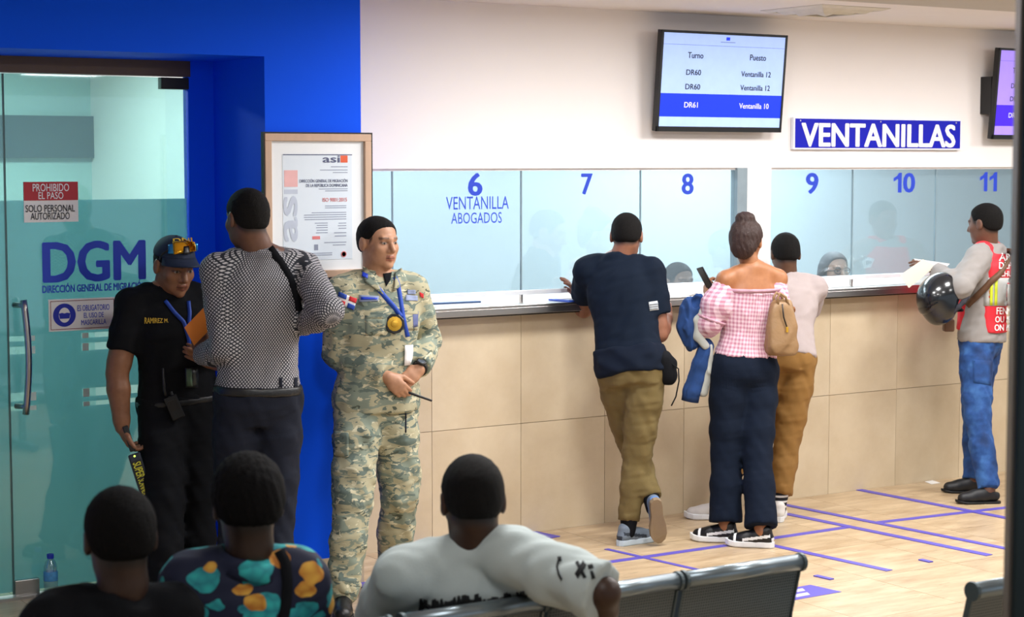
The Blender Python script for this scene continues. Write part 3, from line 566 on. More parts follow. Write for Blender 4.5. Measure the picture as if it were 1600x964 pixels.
# ------------------------------------------------------------------ tape and stickers on the floor
tape = mat('violet_tape', '#5a50b4', .5, var=.10, vs=25)
SN = [0]
def strip(p0, p1, wd, label):
    SN[0] += 1; zo = .00035 * SN[0]
    a = onz(*p0); b = onz(*p1); d = nz(b - a); s = np.cross(UP, d) * wd / 2; V = [a - s, b - s, b + s, a + s]; V = [v + UP * .0003 for v in V] + [v + UP * (.0012 + zo) for v in V]
    return tag(obj('floor_tape', V, BOXF, tape), label, 'tape', 'violet queue tape on the floor')
strip((905, 885), (1136, 852), .05, 'violet tape strip along the queue line in front of the first shoes'); strip((1140, 851), (1323, 824), .05, 'violet tape strip continuing the queue line past the black sneakers')
strip((1372, 816.5), (1600, 790), .05, 'violet tape strip running toward the black loafers'); strip((947, 858), (1106, 894), .03, 'narrow violet tape angled away from the grey sneakers')
strip((1182, 847), (1390, 892), .045, 'violet tape running from the black sneakers toward the chairs'); strip((1228, 803), (1546, 868), .05, 'violet tape with a free end, nearer of the long parallel pair')
strip((1226, 789), (1600, 863), .045, 'violet tape, farther of the long parallel pair'); strip((1339, 765), (1600, 815), .05, 'violet tape starting at the counter wall beyond the brown trousers')
strip((829, 832), (868, 840), .07, 'short violet tape stub at the counter wall by the seated white shirt'); strip((646, 855), (684, 864), .07, 'short violet tape stub at the wall behind the camouflage trousers')
strip((557, 911), (582, 919), .07, 'short violet tape stub beside the black boot'); strip((1274, 900), (1300, 906), .03, 'tiny violet tape scrap just above the violet floor sticker'); strip((1438, 875), (1455, 879), .03, 'tiny violet tape scrap alone on the open floor')
q = [onz(*p) for p in ((1222, 922), (1266, 914), (1315, 925), (1240, 938))]; V = [p + UP * .0004 for p in q[::-1]] + [p + UP * .0016 for p in q[::-1]]
t = thing('floor_sticker', q[1], 'violet floor sticker with pale print behind the nearest chair', 'sticker'); obj('sheet', V, BOXF, tape, t)
for k in (0, 1):
    o0 = q[0] + (q[3] - q[0]) * (.18 + .40 * k) + (q[1] - q[0]) * .1 + UP * .0022; obj('print_bar', [o0, o0 + (q[1] - q[0]) * .55, o0 + (q[1] - q[0]) * .55 + (q[3] - q[0]) * .25, o0 + (q[3] - q[0]) * .25], [(0, 3, 2, 1)], mat('sticker_print', '#b9b4e2', .6), t)
q = [onz(*p) for p in ((1445, 753), (1457, 751), (1469, 755), (1455, 757))]; tag(obj('paper_scrap', [p + UP * .001 for p in q[::-1]] + [p + UP * .003 for p in q[::-1]], BOXF, paperw), 'small white paper scrap on the floor beside the loafers', 'paper')
# water bottle by the door
c = onz(80, 935); t = thing('water_bottle', c, 'clear plastic water bottle with blue cap on the floor by the glass door', 'bottle')
pet = glassmat('clear_plastic', '#e4f0f2', .16, .05, .12, '#c9dde2')
obj('bottle_body', *lathe(c, [(.026, 0), (.031, .006), (.032, .03), (.029, .045), (.032, .06), (.032, .125), (.030, .132), (.031, .15), (.024, .172), (.013, .186), (.013, .195)], 22), pet, t, True)
obj('label', *lathe(c, [(.0325, .085), (.0328, .086), (.0328, .127), (.0325, .128)], 22), mat('bottle_label', '#4f9ad6', .5, var=.4, vs=60), t, True); obj('cap', *lathe(c, [(.0155, .188), (.0160, .19), (.0160, .206), (.0145, .209)], 18), mat('cap_blue', '#1834b8', .45), t)
# right-hand foreground post
pc = at(1612, 480, 4.0); t = thing('steel_post', (pc[0], pc[1], 0), 'dark steel post standing at the right edge in the foreground', 'post'); pm = mat('post_dark', '#1d2c30', .3, .4, var=.2, vs=6); hw = .036
bev(obj('shaft', *obox((pc[0], pc[1], 1.35), (RIGHT, FWD, UP), (hw, hw, 1.35)), pm, t), .006); obj('edge_strip', *obox(np.array([pc[0], pc[1], 1.35]) - RIGHT * (hw + .003), (RIGHT, FWD, UP), (.004, .02, 1.35)), mat('post_edge', '#6f665f', .4, .5), t)
obj('base_plate', *obox((pc[0], pc[1], .006), (RIGHT, FWD, UP), (.09, .09, .006)), pm, t)
# papers on the ledge
def sheet(name, x, y, w_, d_, rz, label, m=paperw, z=1.2575, th=.002, cat='paper'):
    c, s = math.cos(rz), math.sin(rz); ax = (np.array([c, s, 0]), np.array([-s, c, 0]), UP); return tag(obj(name, *obox((x, y, z + th), ax, (w_ / 2, d_ / 2, th)), m), label, cat)
p = onz(885, 467, 1.258); sheet('folder', p[0], -.02, .26, .17, .1, 'blue and white folder lying on the ledge left of the navy shirt', mat('folder_blue', '#3d62c8', .5), th=.004, cat='folder'); sheet('paper_sheet', p[0] + .02, -.02, .22, .13, .12, 'white sheet lying on the blue folder on the ledge', z=1.2657, th=.001)
p = onz(1045, 462, 1.258)
for i in range(4): sheet('paper_stack', p[0] - .02 + .03 * i, -.005 + .01 * i, .30, .2, .12 - .14 * i, ['lowest of the loose white papers on the ledge by the denim jacket', 'second white paper up in the loose pile on the ledge', 'third white paper up in the loose pile on the ledge', 'topmost white paper in the loose pile on the ledge'][i], z=1.2577 + .0062 * i, th=.003)
p = onz(745, 478, 1.258); sheet('pen_tray', p[0], .16, .3, .06, -.05, 'dark blue strip lying inside the glass below window six', mat('tray_blue', '#4a6690', .5), th=.004, cat='tray')
# ------------------------------------------------------------------ steel beam seating
perf, nt, b_ = newmat('perforated_steel'); tc = N(nt, 'ShaderNodeTexCoord'); mp = N(nt, 'ShaderNodeMapping'); mp.inputs['Scale'].default_value = (110, 110, 110); nt.links.new(tc.outputs['Object'], mp.inputs[0])
sp = N(nt, 'ShaderNodeSeparateXYZ'); nt.links.new(mp.outputs[0], sp.inputs[0]); fx = math_(nt, 'ABSOLUTE', math_(nt, 'SUBTRACT', math_(nt, 'FRACT', sp.outputs[0]), .5)); fz = math_(nt, 'ABSOLUTE', math_(nt, 'SUBTRACT', math_(nt, 'FRACT', sp.outputs[2]), .5))
dd = math_(nt, 'SQRT', math_(nt, 'ADD', math_(nt, 'MULTIPLY', fx, fx), math_(nt, 'MULTIPLY', fz, fz))); nt.links.new(mixc(nt, math_(nt, 'LESS_THAN', dd, .27), '#6a7376', '#202425'), b_.inputs['Base Color']); b_.inputs['Metallic'].default_value = .35; b_.inputs['Roughness'].default_value = .42
railm = mat('grey_rail', '#8d9aa2', .3, .75, var=.08); sidem = mat('seat_side_steel', '#586468', .4, .6)
YR = -4.10
def bench(x0, n, pitch, y, label):
    t = thing('beam_seating', (x0 + n * pitch / 2, y + .25, 0), label, 'bench'); wdt = .44
    box('beam', x0 + .02, x0 + n * pitch - .03, y + .20, y + .26, .30, .36, darkm, t, .004)
    for i in range(n):
        a = x0 + i * pitch; b = a + wdt
        prof = [(0, .80), (.045, .62), (.065, .50), (.10, .425), (.16, .405), (.36, .425), (.47, .435), (.49, .415)]   # (forward, height)
        V = []; 
        for f_, z in prof: V += [(a, y + f_, z), (b, y + f_, z)]
        F = [(2 * k, 2 * k + 1, 2 * k + 3, 2 * k + 2) for k in range(len(prof) - 1)]; V2, F2 = shell(V, F, .006); st = obj('seat_shell', V2, F2, perf, t, False)
        V, F = tube([(a - .004, y - .004, .797), (b + .004, y - .004, .797)], .025, 14); obj('top_rail', V, F, railm, st, True)
        V, F = tube([(a - .004, y + .49, .41), (b + .004, y + .49, .41)], .018, 12); obj('front_rail', V, F, railm, st, True)
        for x in (a - .008, b + .002):
            pr = [(0, .80, .02), (.045, .62, .017), (.065, .50, .017), (.10, .425, .017), (.16, .40, .016), (.36, .42, .015), (.49, .41, .018)]
            U = []; 
            for f_, z, r in pr: U.append((f_ - .6 * r, z + .4 * r))
            lo = [(f_ + .7 * r, z - .7 * r) for f_, z, r in pr][::-1]; up_ = [(f_ - .8 * r, z + .8 * r) for f_, z, r in pr]
            poly = up_ + lo; m_ = len(poly); k_ = len(pr); V = [(x, y + p, q) for p, q in poly] + [(x + .006, y + p, q) for p, q in poly]
            F = [(i2, i2 + 1, m_ - 2 - i2, m_ - 1 - i2) for i2 in range(k_ - 1)] + [(m_ + m_ - 1 - i2, m_ + m_ - 2 - i2, m_ + i2 + 1, m_ + i2) for i2 in range(k_ - 1)] + [(i2, (i2 + 1) % m_, (i2 + 1) % m_ + m_, i2 + m_)[::-1] for i2 in range(m_)]
            obj('side_plate', V, F, sidem, st); obj('rail_end_cap', *lathe((x + .003, y - .004, .797), [(.028, -.006), (.029, -.004), (.029, .004), (.028, .006)], 16, (1, 0, 0)), sidem, st)
        box('seat_support', a + wdt / 2 - .03, a + wdt / 2 + .03, y + .18, y + .30, .36, .41, darkm, t)
    for x in (x0 + .2, x0 + n * pitch - .25):
        obj('leg', *merge([(boxv(x - .02, x + .02, y + .21, y + .25, .04, .30), BOXF), (boxv(x - .025, x + .025, y - .02, y + .5, .012, .045), BOXF)]), railm, t)
        for yy in (y, y + .47): obj('foot_glide', *lathe((x, yy, 0), [(.022, 0), (.022, .012)], 12), black, t)
    return t
bench(-2.075, 3, .472, YR, 'perforated steel beam seat with two empty places in the foreground')
bench(-3.51, 3, .472, YR, 'perforated steel beam seat under the floral shirt and the dark jacket')
bench(-.53, 2, .472, -4.66, 'steel beam seat mostly out of frame at the lower right corner')
# ------------------------------------------------------------------ people
MALE = [(-.26, .120, .080, .090), (-.12, .158, .098, .118), (.0, .168, .10, .122), (.2, .152, .100, .10), (.42, .150, .108, .098), (.66, .170, .120, .112), (.84, .165, .10, .108), (.95, .115, .075, .085), (1.04, .06, .06, .06)]
FEM = [(-.26, .130, .080, .095), (-.12, .175, .098, .135), (.0, .178, .10, .135), (.2, .140, .092, .095), (.36, .124, .092, .085), (.60, .142, .125, .095), (.80, .148, .105, .095), (.95, .10, .07, .075), (1.04, .055, .055, .055)]
def cut(pr, p, n, k=.006):
    p = np.asarray(p, float); n = nz(n); return Pr(lambda P: smax(pr.f(P), (P - p) @ n, k), pr.lo, pr.hi)
def lerp(a, b, t): return np.asarray(a) * (1 - t) + np.asarray(b) * t
HLN = ([-.13, -.06, -.035, -.015, .012, .03, .046, .058, .072, .11], [-.048, -.046, -.028, .008, .016, .014, .034, .056, .070, .080])
class Person:
    def __init__(s, label, base, M, pelvis, D0, neck, D1, hf, sf, skin, fem=False, build=1., sw=.172, name='person'):
        s.M = M; s.b = build; s.P0 = at(*pelvis, D0); s.P1 = at(*neck, D1); s.n = nz(s.P1 - s.P0); s.D = D0; s.fem = fem
        fl = lambda f: np.cross(UP, facing(f)); s.lh = fl(hf); s.ls = fl(sf); s.fh = facing(hf); s.fs = facing(sf); s.skin = np.array(lin(skin)); s.st = [(t, a * M * build, b * M * build, c * M * build) for t, a, b, c in (FEM if fem else MALE)]
        s.S = {1: s.P1 - s.n * .045 * M + s.ls * sw * M * (.93 if fem else 1), -1: s.P1 - s.n * .045 * M - s.ls * sw * M * (.93 if fem else 1)}
        s.H = {1: s.P0 - UP * .04 * M + s.lh * .088 * M, -1: s.P0 - UP * .04 * M - s.lh * .088 * M}
        s.E = {}; s.W = {}; s.hand = {}; s.K = {}; s.A = {}; s.toe = {}; s.root = thing(name, base, label, 'person'); s.blocks = []; s.ar = {}
    def arm(s, side, e, es, w, ws, hd=None, pn=None, curl=.5, Lu=.285, Lf=.25, spread=0., handpx=None, hs=0, thumb=.3):
        s.E[side] = bone(s.S[side], *e, Lu * s.M, es) if len(e) == 2 else np.asarray(e); s.W[side] = bone(s.E[side], *w, Lf * s.M, ws) if len(w) == 2 else np.asarray(w)
        d = nz(s.W[side] - s.E[side]) if hd is None else nz(hd)
        if handpx is not None: d = nz(bone(s.W[side], *handpx, .09, hs) - s.W[side])
        pn = np.asarray(pn if pn is not None else -UP, float); pn = nz(pn - d * (pn @ d)); s.hand[side] = (d, pn, curl, spread, thumb)
    def leg(s, side, ankle, toe, pole=None, L1=.425, L2=.415):
        A = np.asarray(ankle, float); s.A[side] = A; H = s.H[side]; d = A - H; L = np.linalg.norm(d); a, b = L1 * s.M, L2 * s.M
        if L > (a + b) * .998: k = L / (a + b) * 1.002; a *= k; b *= k
        x = (a * a - b * b + L * L) / (2 * L); h = math.sqrt(max(a * a - x * x, 0)); n = d / L; pole = s.fh if pole is None else np.asarray(pole, float); pl = nz(pole - n * (pole @ n)); s.K[side] = H + n * x + pl * h; s.toe[side] = nz(toe)
    def head(s, c, D, f, pitch=0., roll=0., hs=1., res=.0055, hair=True, beard=False, brow='#1a120e', lips=None, nk=.057, fade=True, wide=1.):
        hc = at(*c, D) if len(c) == 2 else np.asarray(c); fw = facing(f); l = np.cross(UP, fw); p = math.radians(pitch); fw2 = fw * math.cos(p) - UP * math.sin(p); u = UP * math.cos(p) + fw * math.sin(p)
        r = math.radians(roll); l2 = l * math.cos(r) + u * math.sin(r); u = u * math.cos(r) - l * math.sin(r); ax = np.array([l2, fw2, u]); s.hax = ax; s.hc = hc; s.hs = hs; s.wide = wide
        w = lambda x, y, z: hc + (np.array([x, y, z]) * hs) @ ax; s.w = w; E = lambda c, rr, k=.02, m='u': (m, ell(w(*c), np.array(rr) * hs * np.array([wide, 1, 1]), ax), k)
        nb = s.P1 + s.n * .015; o = [E((0, -.012, .034), (.076, .099, .086), 0), E((0, .02, -.028), (.064, .074, .082), .025), E((0, .034, -.072), (.052 if not s.fem else .045, .052, .042), .025), E((0, .076, -.099), (.020, .016, .017), .02)]
        o += [('u', chain([w(0, -.022, -.045), lerp(w(0, -.022, -.06), nb, .5), nb - s.n * .03], np.array([nk - .003, nk - .003, nk + .003]) * hs), .02)]
        for q in (-1, 1): o += [E((q * .040, .058, -.022), (.024, .024, .024), .02)]
        o += [('u', chain([w(-.036, .080, .024), w(0, .088, .020), w(.036, .080, .024)], .011 * hs), .014)]
        for q in (-1, 1): o += [('s', ell(w(q * .033, .102, .003), np.array((.019, .016, .013)) * hs, ax), .008), ('u', ell(w(q * .032, .0775, .003), np.array((.014, .0122, .0105)) * hs, ax), .003)]
        o += [('u', chain([w(0, .090, .014), w(0, .103, -.014), w(0, .1115, -.029)], np.array([.0075, .0095, .0125]) * hs), .010), ('u', chain([w(-.014, .096, -.034), w(.014, .096, -.034)], .0085 * hs), .008)]
        o += [('u', chain([w(-.024, .080, -.063), w(-.008, .0905, -.0585), w(.008, .0905, -.0585), w(.024, .080, -.063)], .0058 * hs), .006), ('u', chain([w(-.020, .080, -.068), w(0, .090, -.072), w(.020, .080, -.068)], .0065 * hs), .006)]
        for q in (-1, 1): o += [('u', ell(w(q * .078 * wide, -.010, -.002), np.array((.011, .021, .033)) * hs, ax), .008), ('s', ell(w(q * .092 * wide, -.006, .0), np.array((.008, .011, .018)) * hs, ax), .006)]
        V, F = net(o, res * hs); L = ((V - hc) @ ax.T) / hs; C = np.tile(s.skin, (len(V), 1)); x, y, z = L.T; axx = np.abs(x)
        lp = np.array(lin(lips)) if lips else s.skin * np.array([.72, .50, .52]); m = (axx < .026 - .25 * np.abs(z + .065)) & (z > -.0795) & (z < -.0525) & (y > .074); C[m] = lp; C[m & (np.abs(z + .0652) < .0022)] = lp * .35
        bc = np.array(lin(brow)); m = (axx > .013) & (axx < .051) & (y > .055) & (np.abs(z - (.0265 - .10 * np.abs(axx - .032))) < .0048); C[m] = bc * .6 + C[m] * .4
        if beard: m = (z < -.045) & (y > -.005) & (z > -.125); C[m] = C[m] * .55 + bc * .25
        de = np.sqrt(((axx - .032) / .0125) ** 2 + ((z - .0025) / .0050) ** 2); m = (y > .078) & (de < 1.0); C[m] = (.36, .32, .29); di = np.hypot(axx - .032, z - .003); C[m & (di < .0058)] = (.02, .012, .008)
        C[(y > .07) & (de >= 1.0) & (de < 1.6) & (z > .0025)] *= .42; hl = np.interp(y, HLN[0], HLN[1]); k = np.clip((z - hl + .022) / .022, 0, .85)[:, None] * (((np.abs(x) < .074) | (z > .03)) & (y < .045))[:, None]; C = C * (1 - k) + np.array(lin('#17110f')) * k if fade else C; s.blocks.append((V, F, C)); s.heado = o; s.headL = None
    def body(s, res=.010, legs=True, armr=1., hres=.0042):
        M = s.M; o = [('u', loft(s.P0, s.P1, s.lh, s.ls, s.st, -.006, hmin=-.12), 0)]
        for q in (1, -1):
            S = s.S[q]; o.append(('u', chain([s.P1 + s.n * .02 * M, lerp(s.P1, S, .6) + s.n * .012 * M, S], np.array([.05, .052, .056]) * M * s.b * (.88 if s.fem else 1)), .04))
            if q in s.E:
                E, W = s.E[q], s.W[q]; r = np.array([.055, .049, .043, .039, .041, .030, .026]) * M * armr * (.86 if s.fem else 1); s.ar[q] = r
                pts = [S, lerp(S, E, .45), lerp(S, E, .85), E, lerp(E, W, .3), lerp(E, W, .85), W]; o.append(('u', chain(pts, r), .025))
            if legs and q in s.A:
                H, K, A = s.H[q], s.K[q], s.A[q]; o.append(('u', chain([H, lerp(H, K, .4), K, lerp(K, A, .3), lerp(K, A, .9), A], np.array([.088, .075, .054, .055, .037, .036]) * M * s.b), .03)); o.append(('u', chain([A - UP * .015 * M, A + s.toe[q] * .09 * M - UP * .048 * M], np.array([.032, .020]) * M), .02))
        V, F = net(o, res); C = np.tile(s.skin, (len(V), 1)); bl = [(V, F, C)] + s.blocks
        for q in s.hand:
            d, pn, curl, spread, th = s.hand[q]; W, E = s.W[q], s.E[q]; l = np.cross(d, pn) * (-q); l = nz(l); k = M * (.90 if s.fem else 1.0); cur = [curl] * 4 if np.isscalar(curl) else curl
            ho = [('u', chain([lerp(E, W, .86), W, W + d * .02 * k], np.array([.0285 * armr, .0255, .023]) * k), 0)]; 
            for i, (off, ln) in enumerate(((.027, .074), (.009, .082), (-.009, .077), (-.026, .060))):
                kb = W + (d * (.088 - .012 * abs(i - 1.2) * .7) + l * off) * k; ho.append(('u', chain([W + (d * .012 + l * off * .5) * k, lerp(W + l * off * .5 * k, kb, .6), kb], np.array([.016, .0145, .0115]) * k), .014))
                dd = nz(d + l * spread * (1.2 - i) * .5); p = kb; pts = [p]
                for j, fr in enumerate((.45, .31, .24)):
                    a = cur[i] * (.75, 1.15, .8)[j]; dd = nz(dd * math.cos(a) + nz(pn - dd * (pn @ dd)) * math.sin(a)); p = p + dd * ln * fr * k; pts.append(p)
                ho.append(('u', chain(pts, np.array([.0105, .0095, .0088, .0075]) * k, .003), .004))
            t0 = W + (d * .022 + l * .024 + pn * .006) * k; td = nz(d * .72 + l * .62 + pn * th); t1 = t0 + td * .038 * k; td2 = nz(td + d * .5 - l * .35 + pn * th * .6); t2 = t1 + td2 * .033 * k; t3 = t2 + nz(td2 + pn * .2) * .024 * k; ho.append(('u', chain([W + d * .01 * k, t0, t1, t2, t3], np.array([.018, .0165, .0125, .011, .009]) * k, .004), .008))
            V, F = net(ho, hres); bl.append((V, F, np.tile(s.skin, (len(V), 1))))
        V, F = join([(a, b) for a, b, c in bl]); o = obj('body', V, F, SKIN, s.root, True); pigment(o, np.concatenate([c for a, b, c in bl])); s.bodyo = o; return o
    def top(s, m, hem=-.1, inf=.014, slv=('s', 's'), name='shirt', res=.0085, amp=.0035, fr=42, slr=1., seed=1, hmax=.985, uv=False, st=None, flare=0., extra=(), sides=(1, -1), shoulders=True, cuff=None):
        M = s.M; ST = [(t, a + (flare * max(0, .25 - t)), b + flare * max(0, .25 - t), c + flare * max(0, .25 - t)) for t, a, b, c in (st or s.st)]; o = [('u', loft(s.P0, s.P1, s.lh, s.ls, ST, inf, hmin=hem, hmax=hmax, cap=.008), 0)]; bones = [(s.P0 - s.n * .2, s.P1, s.fs, .16 * M)]
        for q, kind in zip((1, -1), slv):
            S = s.S[q]
            if shoulders: o.append(('u', chain([s.P1 - s.n * .005 * M, lerp(s.P1, S, .6) + s.n * .008 * M, S], np.array([.052, .056, .060]) * M * s.b * (.9 if s.fem else 1) + inf * .6), .04))
            if q not in s.E or kind == '': continue
            E, W = s.E[q], s.W[q]
            if kind == 's':
                e = lerp(S, E, .68); o.append(('u', cut(chain([S, lerp(S, E, .4), lerp(S, E, .9)], np.array([.060, .060, .056]) * M * slr + inf * .6), e, E - S), .03)); bones.append((S, E, s.n, .06))
            elif kind == 'e':
                e = lerp(S, E, .98); o.append(('u', cut(chain([S, lerp(S, E, .4), lerp(S, E, 1.1)], np.array([.064, .064, .062]) * M * slr + inf * .3), e, E - S), .03)); bones.append((S, E, s.n, .06))
            elif kind == '3':
                e = lerp(E, W, .15); o.append(('u', cut(chain([S, lerp(S, E, .5), E, lerp(E, W, .4)], np.array([.060, .062, .062, .058]) * M * slr + inf * .6), e, W - E), .03)); bones.append((S, E, s.n, .06)); bones.append((E, W, s.n, .05))
            else:
                e = lerp(E, W, .93); o.append(('u', cut(chain([S, lerp(S, E, .5), E, lerp(E, W, .4), W + (W - E) * .1], np.array([.060, .057, .052, .049, .036]) * M * slr + inf * .5), e, W - E), .03)); bones.append((S, E, s.n, .06)); bones.append((E, W, s.n, .05))
        if shoulders:
            f_ = nz(s.fs - s.n * (s.fs @ s.n)); l_ = np.cross(s.n, f_); o.append(('u', chain([s.P1 + s.n * (.004 - .02 * math.cos(a)) * M + (l_ * math.sin(a) + f_ * math.cos(a)) * .064 * M for a in np.linspace(0, 2 * math.pi, 14)], .021 * M), .025))
        o += list(extra); f1 = wr(amp, fr, seed, (1, 1, .6)); f2 = wr(amp * .55, fr * 2.2, seed + 5, (1, 1, 1)); V, F = net(o, res, lambda P: f1(P) + f2(P)); g = obj(name, V, F, m, s.root, True)
        if uv: clothuv(g, V, F, bones)
        return g
    def legs(s, m, waist=.14, inf=.012, hemr=.058, kneer=.062, thr=.09, hemz=.95, name='trousers', res=.0095, amp=.004, fr=45, seed=3, sides=(1, -1), calf=None):
        M = s.M; st = s.st; o = [('u', loft(s.P0, s.P1, s.lh, s.ls, st, inf, hmin=-.24, hmax=waist, cap=.008), 0)]
        for q in sides:
            H, K, A = s.H[q], s.K[q], s.A[q]; e = lerp(K, A, hemz); cr = (kneer + hemr) / 2 if calf is None else calf
            o.append(('u', cut(chain([H - UP * .0, lerp(H, K, .35), lerp(H, K, .75), K, lerp(K, A, .45), lerp(K, A, 1.05)], np.array([thr * 1.04, thr, (thr + kneer) / 2, kneer, cr, hemr]) * M * s.b, .03), e, A - K), .028))
        f1 = wr(amp, fr, seed, (1, 1, 1.3)); f2 = wr(amp * .6, fr * 2, seed + 3, (1, 1, 1.6)); V, F = net(o, res, lambda P: f1(P) + f2(P)); return obj(name, V, F, m, s.root, True)
    def shoes(s, m, sole, style='sneaker', m2=None, up={}, sides=(1, -1), socks=None, sc=1.):
        for q in sides:
            A = s.A[q]; f = s.toe[q]; u = np.asarray(up.get(q, UP), float); f = nz(f - u * (f @ u)); l = np.cross(u, f); k = s.M * sc; g = A - u * .085 * s.M; T = np.array([l, f, u]) * k; toW = lambda V: g + np.asarray(V) @ T
            ys = [-.070, -.055, -.02, .03, .09, .14, .175, .197]; hw = [.012, .030, .034, .033, .044, .045, .034, .010]; n = len(ys); ol = [(hw[i] + (.004 if q * .01 > 0 and 3 < i < 6 else 0), ys[i]) for i in range(n)] + [(-hw[i], ys[i]) for i in range(n - 1, -1, -1)]; h = .030 if style == 'sneaker' else (.026 if style == 'boot' else .014)
            V = []; 
            for z, g_ in ((0., .94), (.006, 1.), (h - .004, 1.), (h, .96)): V += [(x * g_, y, z + (.012 * max(0, (y - .13) / .07) ** 2 if style != 'boot' else .006 * max(0, (y - .13) / .07))) for x, y in ol]
            m_ = len(ol); F = [(r * m_ + i, r * m_ + (i + 1) % m_, (r + 1) * m_ + (i + 1) % m_, (r + 1) * m_ + i) for r in range(3) for i in range(m_)] + [tuple(range(m_ - 1, -1, -1)), tuple(range(3 * m_, 4 * m_))]
            ops = [('u', chain([(0, -.036, .045), (0, .03, .043), (0, .10, .036), (0, .150, .031)], [.031, .034, .0385, .034]), 0), ('u', chain([(0, .0, .072), (0, .075, .055)], [.036, .028]), .02)]
            if style != 'loafer': ops.append(('u', chain([(0, -.030, .05), (0, -.022, .085 if style == 'sneaker' else .16)], [.032, .036 if style == 'sneaker' else .042]), .015))
            else: ops.append(('s', ell((0, -.018, .092), (.027, .055, .035)), .006))
            ops.append(('i', half((0, 0, h - .004), (0, 0, -1)), .003)); Vu, Fu = net(ops, .0045); fc = Vu[Fu].mean(1)
            up_o = obj('shoe' if style != 'boot' else 'boot', toW(Vu), Fu, m, s.root, True); so = obj('sole', toW(V), F, sole, up_o, False)
            if m2 is not None:
                up_o.data.materials.append(m2); x, y, z = fc.T; w_ = ((np.abs(z - .052 - (y - .03) * -.18) < .008) & (y > -.05) & (y < .10) & (np.abs(x) > .02)) | ((y > .135) & (z > .03) & (y < .15)) | ((y < -.058) & (z < .055)); up_o.data.polygons.foreach_set('material_index', w_.astype(np.int32))
            if style != 'loafer':
                for i in range(4):
                    y = .045 + .019 * i; zc = .086 - .010 * i; Vt, Ft = tube([(-.022, y, zc - .012), (-.010, y, zc), (.010, y, zc), (.022, y, zc - .012)], .0032, 6); obj('lace', toW(Vt), Ft, sole if m2 is not None else m2 or m, up_o, True)
            if socks is not None:
                Vs, Fs = net([('u', chain([A - UP * .02, lerp(A, s.K[q], .12), lerp(A, s.K[q], .30)], np.array([.042, .044, .055]) * s.M), 0)], .008); obj('sock', Vs, Fs, socks, s.root, True)
    def hair(s, m, t=.006, line=None, name='hair', res=.0055, extra=(), amp=.0016, fr=420, soft=.02):
        hs = s.hs; w = s.w; ln = line or HLN
        hc, ax = s.hc, s.hax; reg = Pr(lambda P: np.interp(((P - hc) @ ax[1]) / hs, ln[0], ln[1]) * hs - (P - hc) @ ax[2], (-1e3,) * 3, (1e3,) * 3)
        o = [('u', ell(w(0, -.012, .034), (np.array((.076 * s.wide, .099, .086)) + t) * hs, ax), 0), ('u', ell(w(0, -.028, -.012), (np.array((.062 * s.wide, .066, .062)) + t) * hs, ax), .03), ('i', reg, soft)] + list(extra)
        f = wr(amp, fr, 3); V, F = net(o, res * hs, f); return obj(name, V, F, m, s.root, True)
    def collar(s, m, R=.072, h=.034, open_=.5, fold=.022, name='collar', drop=.006, tilt=.0):
        c = s.P1 + s.n * (.012 - drop); f = nz(s.fs - s.n * (s.fs @ s.n)); l = np.cross(s.n, f); V = []; prof = [(R - .002, -.01), (R - .005, h), (R + .001, h + .003), (R + fold, h * .1 - .008), (R + fold - .005, h * .1 - .012), (R + .004, h - .010), (R + .002, -.01)]; k = 30; m_ = len(prof)
        for i in range(k + 1):
            a = open_ / 2 + (2 * math.pi - open_) * i / k; fr = max(0., math.cos(a)) ** 2
            for r, z in prof: V.append(c + (l * math.sin(a) * r + f * math.cos(a) * r * 1.02) * s.M + s.n * (z - .028 * fr - tilt * math.cos(a)) * s.M)
        F = [(i * m_ + j, i * m_ + (j + 1) % m_, (i + 1) * m_ + (j + 1) % m_, (i + 1) * m_ + j) for i in range(k) for j in range(m_)] + [tuple(range(m_)), tuple(range(k * m_ + m_ - 1, k * m_ - 1, -1))]
        return obj(name, V, F, m, s.root, True)
    def neckband(s, m, R=.070, r=.008, name='neckband'):
        c = s.P1 + s.n * .008; f = nz(s.fs - s.n * (s.fs @ s.n)); l = np.cross(s.n, f); pts = [c + (l * math.sin(a) * R + f * math.cos(a) * R) * s.M - s.n * .022 * max(0, math.cos(a)) for a in np.linspace(0, 2 * math.pi, 28)[:-1]]; return obj(name, *tube(pts, r, 8, True), m, s.root, True)
    def belt(s, m, t, th=.026, inf=.020, name='belt', buckle=None):
        V, F = net([('u', loft(s.P0, s.P1, s.lh, s.ls, s.st, inf, hmin=t - th, hmax=t + th, cap=.004), 0)], .008); return obj(name, V, F, m, s.root, True)
hairb = mat('black_hair', '#0d0b0a', .8, spec=.2, var=.3, vs=90, bump=.5, bs=400); camo = camomat('camouflage_cloth')
cl_black = mat('black_cloth', '#0d0f14', .9, spec=.2, var=.15, bump=.15, bs=300); cl_navy = mat('navy_cloth', '#0a1526', .9, spec=.2, var=.15, bump=.15, bs=300); cl_char = mat('charcoal_cloth', '#151a28', .85, spec=.25, var=.15, bump=.15, bs=300)
lany = mat('blue_lanyard', '#1d49b4', .6, var=.08); leather = mat('black_leather', '#101216', .38, var=.2, bump=.15, bs=150); rubber = mat('black_rubber', '#0b0c0e', .6)
gold = mat('gold_badge', '#d8a93a', .35, .6, var=.2); cardw = mat('white_card', '#f3f4f6', .4, var=.02)
yellowl = mat('yellow_lettering', '#d9b437', .6)
def bbox_base(x, y): p = onz(x, y); return (p[0], p[1], 0)
